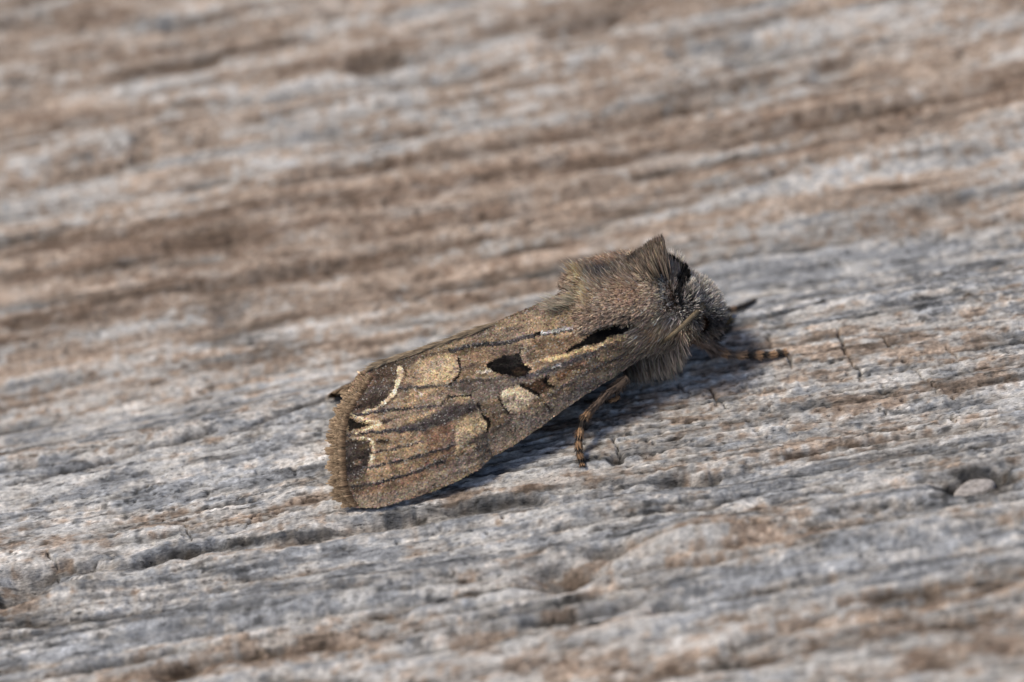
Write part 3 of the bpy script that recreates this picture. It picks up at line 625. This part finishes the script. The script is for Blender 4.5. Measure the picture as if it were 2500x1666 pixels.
# ---- body: one loft from the tail of the abdomen to the face
#        s     ztop  zbot  wu   wl   zc
SEC = np.array([(-6.3, 2.3, 1.6, .25, .25, 1.95), (-5.6, 2.9, 1.2, .8, .8, 2.0), (-4, 3.4, 1.0, 1.2, 1.2, 2.2), (-1.5, 3.9, .9, 1.5, 1.5, 2.4), (1, 4.3, .8, 1.6, 1.6, 2.6), (2.6, 4.9, .8, 1.7, 1.5, 3.4),
    (3.2, 5.2, .85, 1.75, 1.4, 4.2), (3.7, 5.78, .85, 2.02, 1.4, 4.4), (4.5, 5.72, .85, 2.22, 1.45, 4.4), (5.3, 5.72, .85, 2.22, 1.5, 4.3), (6.2, 5.76, .95, 2.12, 1.65, 4.1), (6.9, 5.25, 1.1, 1.9, 1.75, 3.8),
    (7.35, 4.92, 1.2, 1.75, 1.7, 3.5), (7.75, 4.7, 1.4, 1.6, 1.5, 3.3), (8.02, 4.2, 1.5, 1.4, 1.3, 3.1), (8.4, 3.98, 1.5, 1.25, 1.15, 2.9), (8.75, 3.62, 1.55, 1.1, 1.0, 2.75), (9.0, 3.3, 1.75, .85, .8, 2.6), (9.12, 2.9, 2.2, .4, .4, 2.55)])
NSB, NPH = 150, 72
sb = np.interp(np.linspace(0, 1, NSB), np.linspace(0, 1, len(SEC)), SEC[:, 0])
def smooth_col(k):
    y = np.interp(np.linspace(0, 1, NSB), np.linspace(0, 1, len(SEC)), SEC[:, k]); ker = np.ones(5) / 5
    return np.convolve(np.pad(y, 2, 'edge'), ker, 'valid')
zt, zb_, wu, wl, zcn = [smooth_col(k) for k in range(1, 6)]; sb = np.convolve(np.pad(sb, 2, 'edge'), np.ones(5) / 5, 'valid')
ph = np.linspace(0, 2 * math.pi, NPH, endpoint=False)
cphi, sphi = np.cos(ph)[None], np.sin(ph)[None]
mixw = sstep(.3, -.3, cphi)
lat = (wu[:, None] * (1 - mixw) + wl[:, None] * mixw) * np.sign(sphi) * np.abs(sphi) ** .85
zz = zcn[:, None] + np.where(cphi > 0, (zt - zcn)[:, None] * np.abs(cphi) ** .9, -(zcn - zb_)[:, None] * np.abs(cphi) ** .9)
BG = np.stack([np.repeat(sb[:, None], NPH, 1), lat, zz], -1)
BGw = np.concatenate([BG, BG[:, :1]], 1)
bn = np.cross(np.gradient(BGw, axis=0), np.gradient(BGw, axis=1)); bn /= np.linalg.norm(bn, axis=-1, keepdims=True) + 1e-9
ctr = np.stack([sb, 0 * sb, zcn], -1)[:, None]
bn = np.where(((bn * (BGw - ctr)).sum(-1, keepdims=True)) < 0, -bn, bn)
bi = np.arange(NSB * NPH).reshape(NSB, NPH); bj = np.roll(bi, -1, 1)
Fb = np.stack([bi[:-1], bi[1:], bj[1:], bj[:-1]], -1).reshape(-1, 4)
Vb = np.concatenate([BG.reshape(-1, 3), ctr[0], ctr[-1]]); nb = NSB * NPH
caps = np.concatenate([np.stack([bi[0], bj[0], np.full(NPH, nb)], -1), np.stack([bj[-1], bi[-1], np.full(NPH, nb + 1)], -1)])
body = mesh_obj('body', loc(Vb), [Fb, caps], M_SKIN, moth, np.tile(lin(86, 70, 56), (len(Vb), 1)), True)

def blob(P, c, r): return np.exp(-(((P[:, 0] - c[0]) / r[0]) ** 2 + ((P[:, 1] - c[1]) / r[1]) ** 2))
def fur_color(B):
    """colour of the fur at body points, from tracings on the crop of the thorax (mirrored for the far side)"""
    Bm = B.copy(); Bm[:, 1] = np.abs(Bm[:, 1]); x, y = b_px(Bm)
    P = np.stack([(x - 1330) * 3.824, (y - 550) * 3.824], -1) + rng.normal(size=(len(B), 2)) * 14
    C = np.tile(lin(164, 147, 128), (len(B), 1)).astype(float); tip = np.full(len(B), 1.0)
    def mix(m, c, a=1.): 
        nonlocal C
        m = (np.clip(m, 0, 1) * a)[:, None]; C = C + (lin(*c) - C) * m
    mix(blob(P, (760, 660), (230, 170)), (154, 124, 100), .7); mix(blob(P, (420, 900), (260, 160)), (146, 124, 108), .8)
    mix(blob(P, (520, 410), (150, 70)), (72, 76, 80), .95); mix(blob(P, (365, 600), (60, 110)), (206, 180, 140), .9); mix(blob(P, (390, 400), (50, 60)), (58, 54, 50), .8)
    mix(blob(P, (780, 880), (280, 55)), (80, 64, 50), .8); mix(blob(P, (1080, 1020), (200, 90)), (192, 165, 136), .9)
    mix(blob(P, (900, 330), (120, 60)), (150, 126, 92), .8); mix(blob(P, (1060, 280), (90, 90)), (142, 112, 68), .8)
    mix(sstep(32, 12, seg_dist(P[:, 0].astype(np.float32), P[:, 1].astype(np.float32), [(940, 380), (975, 450), (990, 500)])[0]), (172, 160, 142), .4)
    mix(blob(P, (1050, 470), (50, 60)), (68, 60, 54), .7)
    mix(sstep(1060, 1120, P[:, 0]) * sstep(820, 720, P[:, 1]), (146, 134, 124), .85)
    mix(sstep(34, 14, seg_dist(P[:, 0].astype(np.float32), P[:, 1].astype(np.float32), [(1190, 360), (1120, 430), (1090, 520), (1105, 640), (1175, 760)])[0]), (184, 180, 174), .75)
    mix(sstep(1230, 1330, P[:, 0] + .45 * (P[:, 1] - 600)) * sstep(1000, 900, P[:, 1]), (164, 157, 150), .9)
    mix(sstep(30, 14, seg_dist(P[:, 0].astype(np.float32), P[:, 1].astype(np.float32), [(1350, 430), (1285, 540), (1225, 610), (1195, 760)])[0]), (16, 12, 12), .97)
    mix(sstep(780, 900, P[:, 1]) * sstep(1380, 1480, P[:, 0]), (40, 34, 30), .85)
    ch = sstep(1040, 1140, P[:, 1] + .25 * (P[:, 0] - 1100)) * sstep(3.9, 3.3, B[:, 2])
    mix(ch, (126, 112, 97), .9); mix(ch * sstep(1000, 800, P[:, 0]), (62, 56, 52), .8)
    return C
def area_weight_sample(n, cond):
    """random points of the body surface"""
    G = np.concatenate([BGw, bn], -1)
    A = np.linalg.norm(np.cross(BGw[1:, :-1] - BGw[:-1, :-1], BGw[:-1, 1:] - BGw[:-1, :-1]), axis=-1)
    cen = BGw[:-1, :-1]; A = A * cond(cen[..., 0], cen[..., 1], cen[..., 2])
    p = A.ravel() / A.sum(); k = rng.choice(len(p), n, p=p); i, j = np.unravel_index(k, A.shape)
    fu, fv = rng.random((n, 1)), rng.random((n, 1))
    S_ = (1 - fu) * (1 - fv) * G[i, j] + fu * (1 - fv) * G[i + 1, j] + (1 - fu) * fv * G[i, j + 1] + fu * fv * G[i + 1, j + 1]
    N_ = S_[:, 3:]; N_ = N_ / np.linalg.norm(N_, axis=1, keepdims=True); return S_[:, :3], N_
parts = []
def crop_px(B):
    Bm = B.copy(); Bm[:, 1] = np.abs(Bm[:, 1]); x, y = b_px(Bm); return (x - 1330) * 3.824, (y - 550) * 3.824
def add_fur(R, N_, D, ln, wd, bend=0., dark=.22, tipk=2.0, jit=.42, col=None, flat=.35, cull=None):
    c = fur_color(R + D / np.linalg.norm(D, axis=1, keepdims=True) * np.broadcast_to(ln, len(R))[:, None] * .6) if col is None else col
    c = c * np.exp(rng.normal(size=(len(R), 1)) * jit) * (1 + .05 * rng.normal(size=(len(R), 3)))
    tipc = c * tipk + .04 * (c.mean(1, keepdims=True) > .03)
    ln = np.broadcast_to(ln, len(R)); wd = np.broadcast_to(wd, len(R))
    gx_, gy_ = crop_px(R); gd = seg_dist(gx_.astype(np.float32), gy_.astype(np.float32), [(1365, 420), (1300, 530), (1235, 610), (1200, 760)])[0]
    gm = sstep(58, 30, gd) * (R[:, 0] > 7.2); ln = ln * (1 - .6 * gm); c = c * (1 - .93 * gm[:, None]); tipc = tipc * (1 - .95 * gm[:, None])
    if cull:
        ok = cull(R, R + D / np.linalg.norm(D, axis=1, keepdims=True) * ln[:, None])
        R, N_, D, ln, wd, c, tipc = R[ok], N_[ok], D[ok], ln[ok], wd[ok], c[ok], tipc[ok]
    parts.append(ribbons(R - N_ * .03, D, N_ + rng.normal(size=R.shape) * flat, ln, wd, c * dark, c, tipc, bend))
TEG = np.array([(-400, 900), (250, 1040), (290, 1060), (430, 1005), (560, 955), (720, 915), (820, 930), (870, 1000), (960, 1120), (1300, 1400)])
def above_teg(R, T_):                                   # the shoulder cover ends along this line on the wing
    x, y = crop_px(T_); a = (x > np.interp(y, [300, 520, 640, 760, 1060], [350, 335, 300, 262, 280]) + 12 * rng.normal(size=len(x))) & (y < np.interp(x, TEG[:, 0], TEG[:, 1]) + 8 * rng.normal(size=len(x))); x, y = crop_px(R); return a & (y < np.interp(x, TEG[:, 0], TEG[:, 1]))
COS = np.array([(200, 1700), (560, 1460), (900, 1190), (1150, 1085), (1215, 1060), (1230, 900)])
def off_eye(R, T_):
    ok = np.ones(len(R), bool)
    for f in (0, .5, 1):
        x, y = crop_px(R + (T_ - R) * f); ok &= ((x - 1430) / 100) ** 2 + ((y - 920) / 85) ** 2 > 1
    return ok
def below_costa(R, T_):                                 # chest hair shows only below the wing's front edge
    ok = np.ones(len(R), bool)
    for f in (0, .5, 1):
        x, y = crop_px(R + (T_ - R) * f); ok &= (y > np.interp(x, COS[:, 0], COS[:, 1])) & (x < np.interp(y, [950, 1050, 1180, 1300, 1450], [1290, 1350, 1375, 1320, 1230]))
    return ok & off_eye(R, T_)
# thorax: combed backwards, lifted
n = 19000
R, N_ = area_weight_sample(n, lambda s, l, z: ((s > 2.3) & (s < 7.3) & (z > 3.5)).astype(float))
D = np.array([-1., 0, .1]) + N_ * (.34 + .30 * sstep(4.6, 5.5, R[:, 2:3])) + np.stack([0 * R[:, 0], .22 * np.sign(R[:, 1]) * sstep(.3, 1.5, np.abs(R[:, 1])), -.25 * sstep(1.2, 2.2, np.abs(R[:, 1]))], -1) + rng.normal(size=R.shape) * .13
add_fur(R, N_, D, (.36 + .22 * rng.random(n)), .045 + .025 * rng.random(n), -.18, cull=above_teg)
# short undercoat everywhere on the thorax
n = 7000; R, N_ = area_weight_sample(n, lambda s, l, z: ((s > 2.7) & (s < 7.6) & (z > 3.9)).astype(float))
D = np.array([-.6, 0, .35]) + N_ * .8 + rng.normal(size=R.shape) * .2
add_fur(R, N_, D, np.interp(R[:, 0], [2.7, 3.3, 4, 7.6], [.35, .6, .35, .3]) * (.7 + .6 * rng.random(n)), .045, -.1, cull=lambda R, T_: above_teg(R + [.6, 0, 0], T_ + [.6, 0, 0]))
# edge of the shoulder cover lying on the wing
n = 3500; R, N_ = area_weight_sample(n, lambda s, l, z: ((s > 2.4) & (s < 5.6) & (z > 3.6) & (z < 5.0)).astype(float))
D = np.stack([np.full(n, -1.), .1 * np.sign(R[:, 1]), np.full(n, -.25)], -1) + N_ * .35 + rng.normal(size=R.shape) * .12
add_fur(R, N_, D, .45 + .28 * rng.random(n), .05, -.2, cull=above_teg)
# collar: hairs stand up and lean back
n = 3800; R, N_ = area_weight_sample(n, lambda s, l, z: ((s > 7.0) & (s < 7.95) & (z > 2.9)).astype(float))
D = N_ * .9 + np.array([-.45, 0, .25]) + rng.normal(size=R.shape) * .12
add_fur(R, N_, D, (.5 + .25 * rng.random(n)) * np.interp(R[:, 0], [7, 7.3, 7.75, 7.95], [.8, 1, 1.2, .6]), .045 + .02 * rng.random(n), .05)
# head
n = 5200; R, N_ = area_weight_sample(n, lambda s, l, z: ((s > 7.85) & (z > 2.0)).astype(float))
D = N_ * .8 + np.array([-.15, 0, .35]) + rng.normal(size=R.shape) * .18
add_fur(R, N_, D, .3 + .18 * rng.random(n), .038 + .02 * rng.random(n), .1, cull=off_eye)
# chest and throat: long hairs hanging outwards and down
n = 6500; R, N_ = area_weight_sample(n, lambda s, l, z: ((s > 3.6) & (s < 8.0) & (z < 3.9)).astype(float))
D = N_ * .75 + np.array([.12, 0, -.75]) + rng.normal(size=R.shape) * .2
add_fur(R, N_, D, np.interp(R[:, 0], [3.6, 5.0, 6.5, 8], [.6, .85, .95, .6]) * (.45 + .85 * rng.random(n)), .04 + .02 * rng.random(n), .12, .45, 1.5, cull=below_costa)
# crest on the thorax, hairs gathered to a point
n = 3400; cs = 5.6 + 1.5 * rng.random(n); cl = rng.normal(size=n) * .42; R = np.stack([cs, cl, 5.95 - .2 * np.abs(cl) - .3 * np.maximum(0, cs - 6.6)], -1)
hgt = np.interp(cs, [5.6, 6.0, 6.4, 6.75, 7.1], [6.45, 6.68, 6.95, 7.18, 7.3]) - .5 * np.abs(cl) - .28 * rng.random(n) ** 2
T_ = np.stack([cs - .12 + np.interp(cs, [5.6, 7.1], [-.25, .12]), cl * .6, hgt], -1) + rng.normal(size=(n, 3)) * .05
D = T_ - R; ln = np.linalg.norm(D, axis=1); N_ = np.tile([.1, 1., .25], (n, 1)) * np.where(cl[:, None] < 0, [[1, -1, 1]], [[1, 1, 1]])
cc = np.where(rng.random((n, 1)) < .5, lin(140, 122, 102), lin(104, 90, 76)) + 0 * R
add_fur(R, N_, D, ln * (.55 + .45 * rng.random(n) ** .5), .045 + .02 * rng.random(n), .0, .35, 2.0, .4, cc, 1.2)
# flat top between the rear corner and the crest
n = 4200; cs = 3.35 + 2.5 * rng.random(n); cl = rng.normal(size=n) * .75; R = np.stack([cs, cl, 5.5 - .2 * cl ** 2], -1)
T_ = np.stack([cs - .30 - .35 * np.minimum(1, cl ** 2 / .5), cl * 1.1, np.interp(cs, [3.35, 3.6, 5.2, 5.8], [6.42, 6.55, 6.3, 6.5]) - .30 * cl ** 2], -1) + rng.normal(size=(n, 3)) * .07
D = T_ - R; N_ = np.stack([0 * cs + .5, .8 * np.sign(cl), 0 * cs + .4], -1)
add_fur(R, N_, D, np.linalg.norm(D, axis=1) * (.5 + .55 * rng.random(n)), .05, -.06, flat=.9, cull=above_teg)
# loose hairs behind the thorax over the wing base
n = 190; cs = 1.9 + 1.3 * rng.random(n); cl = .15 + .55 * rng.random(n); R = np.stack([cs, cl, 5.15 + .14 * (cs - 2) - .25 * cl], -1)
D = np.array([-.8, .05, .62]) + rng.normal(size=(n, 3)) * .15; N_ = np.tile([.3, .6, .7], (n, 1)); cc = np.tile(lin(176, 164, 142), (n, 1))
add_fur(R, N_, D, .5 + .5 * rng.random(n), .028, -.1, .6, 1.4, .2, cc)
# furry wing base
smp = grid_sample(ALL, 9000, (.72, .25), (1, 1)); keep = rng.random(len(smp)) < sstep(1525, 1600, smp[:, 6] + .25 * (smp[:, 7] - 830)); smp = smp[keep]
n = len(smp); D = np.array([-1, .05, -.15]) + smp[:, 3:6] * .4 + rng.normal(size=(n, 3)) * .14
for sg in (1, -1):
    R = smp[:, :3] * [1, sg, 1]; add_fur(R, smp[:, 3:6] * [1, sg, 1], D * [1, sg, 1], .42 + .25 * rng.random(n), .045, -.15, .5, 1.35)
# shoulder fur that closes the gap between collar, wing base and chest
n = 2200; R, N_ = area_weight_sample(n, lambda s, l, z: ((s > 5.6) & (s < 7.4) & (z > 2.4) & (z < 4.3)).astype(float))
D = np.stack([np.full(n, -.85), .25 * np.sign(R[:, 1]), np.full(n, -.22)], -1) + N_ * .55 + rng.normal(size=R.shape) * .14
add_fur(R, N_, D, .45 + .35 * rng.random(n), .045, -.1, .35, 1.7)
# black line across the collar
vis = (BG[:, :, 1] > 0).ravel(); vx, vy = crop_px(BG.reshape(-1, 3)); vx = np.where(vis, vx, 1e6)
bnf = bn[:, :-1].reshape(-1, 3); ln_pts = resample(np.array([(1345, 440), (1290, 535), (1232, 610), (1205, 690), (1195, 770)], float), 60)
near_i = [int(np.argmin((vx - x) ** 2 + (vy - y) ** 2 + np.where(BG.reshape(-1, 3)[:, 0] < 7.0, 1e5, 0))) for x, y in ln_pts]
Lp = BG.reshape(-1, 3)[near_i]; Ln = bnf[near_i]; k_ = rng.integers(0, 59, 700); f_ = rng.random((700, 1))
R = Lp[k_] * (1 - f_) + Lp[k_ + 1] * f_ + Ln[k_] * (.16 + .10 * rng.random((700, 1))) + rng.normal(size=(700, 3)) * .03; N_ = Ln[k_]
for sg in (1, -1):
    D = np.array([-.25, 0, .55]) + N_ * .6 + rng.normal(size=R.shape) * .12
    parts.append(ribbons(R * [1, sg, 1], D * [1, sg, 1], N_ * [1, sg, 1] + rng.normal(size=R.shape) * .4, .26 + .12 * rng.random(700), .06, np.tile(lin(14, 11, 10), (700, 1)), np.tile(lin(18, 14, 12), (700, 1)), np.tile(lin(30, 24, 20), (700, 1))))
fv_, ff_, fc_ = merge(parts)
o = mesh_obj('fur', loc(fv_), ff_, M_FUR, body, fc_); o['kind'] = 'stuff'

# ---- tubes: legs, antennae, palps
def tube(name, pts, rad, cols, mat, parent, sides=10, sub=5, hairs=0, hl=.2, hw=.03, seed=1):
    pts = np.asarray(pts, float); n0 = len(pts)
    t = np.linspace(0, n0 - 1, (n0 - 1) * sub + 1)
    def cat(a):
        a = np.asarray(a, float); a = a if a.ndim == 2 else a[:, None]; i = np.clip(t.astype(int), 0, n0 - 2); f = (t - i)[:, None]
        p0, p1, p2, p3 = a[np.maximum(i - 1, 0)], a[i], a[i + 1], a[np.minimum(i + 2, n0 - 1)]
        return .5 * (2 * p1 + (p2 - p0) * f + (2 * p0 - 5 * p1 + 4 * p2 - p3) * f * f + (3 * p1 - p0 - 3 * p2 + p3) * f ** 3)
    Cn = cat(pts); r = np.maximum(np.interp(t, np.arange(n0), rad), .012); tcol = np.floor(t) + sstep(.38, .62, t - np.floor(t)); col = np.stack([np.interp(tcol, np.arange(n0), np.array(cols)[:, k]) for k in range(3)], -1)
    tg = np.gradient(Cn, axis=0); tg /= np.linalg.norm(tg, axis=1, keepdims=True)
    up = np.array([.13, .2, 1.]); a = np.cross(tg, up); a /= np.linalg.norm(a, axis=1, keepdims=True); b = np.cross(tg, a)
    th = np.linspace(0, 2 * math.pi, sides, endpoint=False)
    ringv = a[:, None] * np.cos(th)[None, :, None] + b[:, None] * np.sin(th)[None, :, None]
    Vv = Cn[:, None] + ringv * r[:, None, None]; m_ = len(Cn); ix = np.arange(m_ * sides).reshape(m_, sides); jx = np.roll(ix, -1, 1)
    F_ = np.stack([ix[:-1], jx[:-1], jx[1:], ix[1:]], -1).reshape(-1, 4)
    Vv = np.concatenate([Vv.reshape(-1, 3), Cn[:1], Cn[-1:]]); q = m_ * sides
    cp = np.concatenate([np.stack([jx[0], ix[0], np.full(sides, q)], -1), np.stack([ix[-1], jx[-1], np.full(sides, q + 1)], -1)])
    cc = np.concatenate([np.repeat(col, sides, 0), col[:1], col[-1:]])
    ob = mesh_obj(name, loc(Vv), [F_, cp], mat, parent, cc, True)
    if hairs:
        k = rng.choice(m_, hairs, p=np.gradient(np.linspace(0, 1, m_)) * 0 + 1 / m_); j = rng.integers(0, sides, hairs)
        R = Cn[k] + ringv[k, j] * r[k][:, None] * .9; N_ = ringv[k, j]; D = tg[k] * .85 + N_ * .5 + rng.normal(size=R.shape) * .12
        c = col[k] * np.exp(rng.normal(size=(hairs, 1)) * .3)
        v_, f_, c_ = ribbons(R, D, N_, hl * (.6 + .6 * rng.random(hairs)) * np.clip(r[k] / .12, .6, 1.6), hw, c * .7, c, c * 1.4)
        h_ = mesh_obj('leg_hairs' if name == 'leg' else name + '_hairs', loc(v_), f_, M_FUR, ob, c_); h_['kind'] = 'stuff'
    return ob
BR, BK, OC = lin(120, 102, 88), lin(46, 40, 36), lin(168, 134, 102)
def leg_path(pix, zs):
    return np.array([w2b(on_z(p[0], p[1], z)) for p, z in zip(pix, zs)])
def claw(parent, p, d1, col):
    for k in (-1, 1):
        e = p + d1 + np.array([0, .06 * k, 0])
        tube('claw', [p, (p + e) / 2 + [0, .03 * k, .02], e], [.045, .03, .012], [col] * 3, M_SKIN, parent, 6, 4)
def foot_z(pix):
    P = on_z(pix[0], pix[1], 0)
    for _ in range(4): P = on_z(pix[0], pix[1], wz(P[0], P[1]))
    return P[2]
# near front leg
pf = Z5([(430, 800), (560, 840), (700, 905), (830, 985), (900, 1030), (980, 1070), (1080, 1100), (1200, 1118), (1300, 1118), (1400, 1118), (1480, 1112), (1560, 1106), (1640, 1096), (1730, 1080)])
fz = foot_z(pf[-1]) + .10
path = leg_path(pf, [2.3, 2.05, 1.7, 1.3, 1.1, .9, .7, .5, .4, .3, .25, .2, .12, .0] + np.array([0] * 4 + [1] * 10) * 0 + np.linspace(0, fz, 14))
leg1 = tube('leg', path, [.24, .3, .32, .28, .19, .14, .12, .12, .11, .12, .10, .11, .10, .09], [BR * 1.5, BR * 1.5, BR * 1.6, BR * 1.4, BR, OC, BR * .8, OC * 1.1, BK, OC * 1.1, BK, OC, BK, OC], M_SKIN, moth, hairs=2200, hl=.26, hw=.035)  # upper leg colour lightened to offset the head's shadow
leg1['label'] = 'front leg with shaggy upper part and banded foot'
claw(leg1, path[-1], np.array([.22, .18, -.02]), BK)
# far front leg
pf = Z5([(800, 560), (880, 570), (960, 575), (1040, 582), (1100, 572), (1160, 560), (1230, 535), (1300, 505), (1390, 465)])
fz = foot_z(pf[-1]) + .09
path = leg_path(pf, np.linspace(1.5, fz, 9) * np.array([1, .92, .85, .78, .72, .66, .75, .85, 1]))
leg2 = tube('leg', path, [.2, .18, .15, .13, .11, .12, .11, .11, .09], [BR, BR, OC * .7, BK, OC * .6, BK, BK, BK, BK], M_SKIN, moth, hairs=500)
leg2['label'] = 'far front leg stretched out beyond the head'
# near middle leg
pf = Z6([(1000, 230), (920, 300), (850, 350), (780, 395), (700, 470), (620, 555), (555, 625), (495, 690), (455, 750), (425, 830), (398, 930), (388, 1000), (380, 1085), (384, 1150), (395, 1215), (410, 1280), (422, 1335)])
fz = foot_z(pf[-1]) + .07
zs = np.interp(np.linspace(0, 1, 17), [0, .15, .45, .7, 1], [2.0, 1.75, 1.15, .55, 0]) + np.linspace(0, fz, 17)
path = leg_path(pf, zs)
leg3 = tube('leg', path, [.2, .2, .18, .16, .15, .14, .15, .17, .15, .14, .15, .12, .14, .12, .13, .11, .1], [BR * .6, BR * .6, BR * .6, BR * .8, BR * .8, BR * .7, BR * .6, OC * .9, BK, BK, OC, BK, OC, BK, OC * .7, BK, OC * .8], M_SKIN, moth, hairs=1300, hl=.2, hw=.032)
leg3['label'] = 'middle leg with tan bands reaching down from under the wing'
claw(leg3, path[-1], np.array([.1, .12, -.03]), BK)
sp = path[7]
for k in (0, 1): tube('spur', [sp, sp + [-.12, .08 + .1 * k, -.12], sp + [-.26, .15 + .12 * k, -.3]], [.05, .045, .015], [OC, OC, BK], M_SKIN, leg3, 6, 4)
# tip of the hind tibia showing beside it, and mirrored far legs that carry the body
pf = Z6([(900, 300), (885, 360), (872, 420), (864, 490)])
path = leg_path(pf, [1.5, 1.2, 1.0, .8]); leg4 = tube('leg', np.concatenate([path, [path[-1] + [-.5, -.6, -.5], [path[-1][0] - 1.2, path[-1][1] - 1.2, wood_at(path[-1][0] - 1.2, path[-1][1] - 1.2) + .07]]]), [.13, .12, .10, .08, .08, .08], [BR * .6, BK, BK, OC, BK, BK], M_SKIN, moth, hairs=200)
leg4['label'] = 'hind leg mostly hidden under the wing'
for (s0, l0, s1, l1) in ((5.2, -1.2, 2.2, -4.6), (4.6, -1.0, 2.6, -2.4)):
    e = np.array([s1, l1, wood_at(s1, l1) + .08]); a = np.array([s0, l0, 1.9]); k = (a + e) / 2 + [0.4, -.3, .25]
    tube('leg', [a, (a + k) / 2 + [0, 0, .1], k, (k + e) / 2, e], [.2, .18, .14, .12, .09], [BR, BR, OC * .8, BK, OC * .7], M_SKIN, moth, hairs=300)
# eyes
def eye(l):
    c = on_l(*Z4([(1420, 915)])[0], 1.12)
    c = np.array([c[0], l, c[2]]); U_, V_ = 28, 16; Vv = []
    for j in range(V_ + 1):
        for i in range(U_):
            a, b = 2 * math.pi * i / U_, math.pi * j / V_
            Vv.append(c + np.array([.56 * math.sin(b) * math.cos(a), .42 * math.sin(b) * math.sin(a), .62 * math.cos(b)]))
    F_ = np.array([[j * U_ + i, j * U_ + (i + 1) % U_, (j + 1) * U_ + (i + 1) % U_, (j + 1) * U_ + i] for j in range(V_) for i in range(U_)])
    return mesh_obj('eye', loc(np.array(Vv)), F_, M_EYE, moth, np.tile(lin(44, 26, 18), (len(Vv), 1)), True)
eye(1.02); eye(-1.02)
# antennae: from beside the eye, back along the wing edge
ap = Z5([(745, 545), (700, 590), (620, 670), (540, 750), (460, 820), (400, 870), (340, 920), (280, 970), (200, 1030)])
al = [1.6, 1.95, 2.3, 2.6, 2.75, 2.7, 2.35, 1.9, 1.4]
path = np.array([on_l(p[0], p[1], l) for p, l in zip(ap, al)])
AC = lin(124, 110, 88)
for sg in (1, -1):
    pp = path * [1, sg, 1]
    an = tube('antenna', pp, [.13, .115, .11, .105, .10, .09, .08, .07, .04], [AC * .9, AC, AC, AC, AC * .9, AC * .8, AC * .6, AC * .5, AC * .5], M_SKIN, moth, 10, 10, hairs=900, hl=.055, hw=.03)
    p0 = pp[0]; tube('scape', [p0 + [-.05, -.45 * sg, -.12], p0 + [.02, -.2 * sg, -.02], p0 + [.02, 0, 0]], [.13, .16, .13], [AC * .7, AC * .8, AC * .9], M_SKIN, an, 10, 4, hairs=120, hl=.1)
# palps: dark furry, pointing forward below the face
for sg in (1, -1):
    a = np.array([8.5, .45 * sg, 1.75]); pts = [a, a + [.32, .05 * sg, -.12], a + [.6, .05 * sg, .05], a + [.82, .03 * sg, .35]]
    tube('palp', pts, [.22, .26, .24, .14], [lin(52, 44, 38), lin(46, 40, 34), lin(52, 46, 36), lin(120, 104, 66)], M_SKIN, moth, 10, 6, hairs=900, hl=.28, hw=.04)
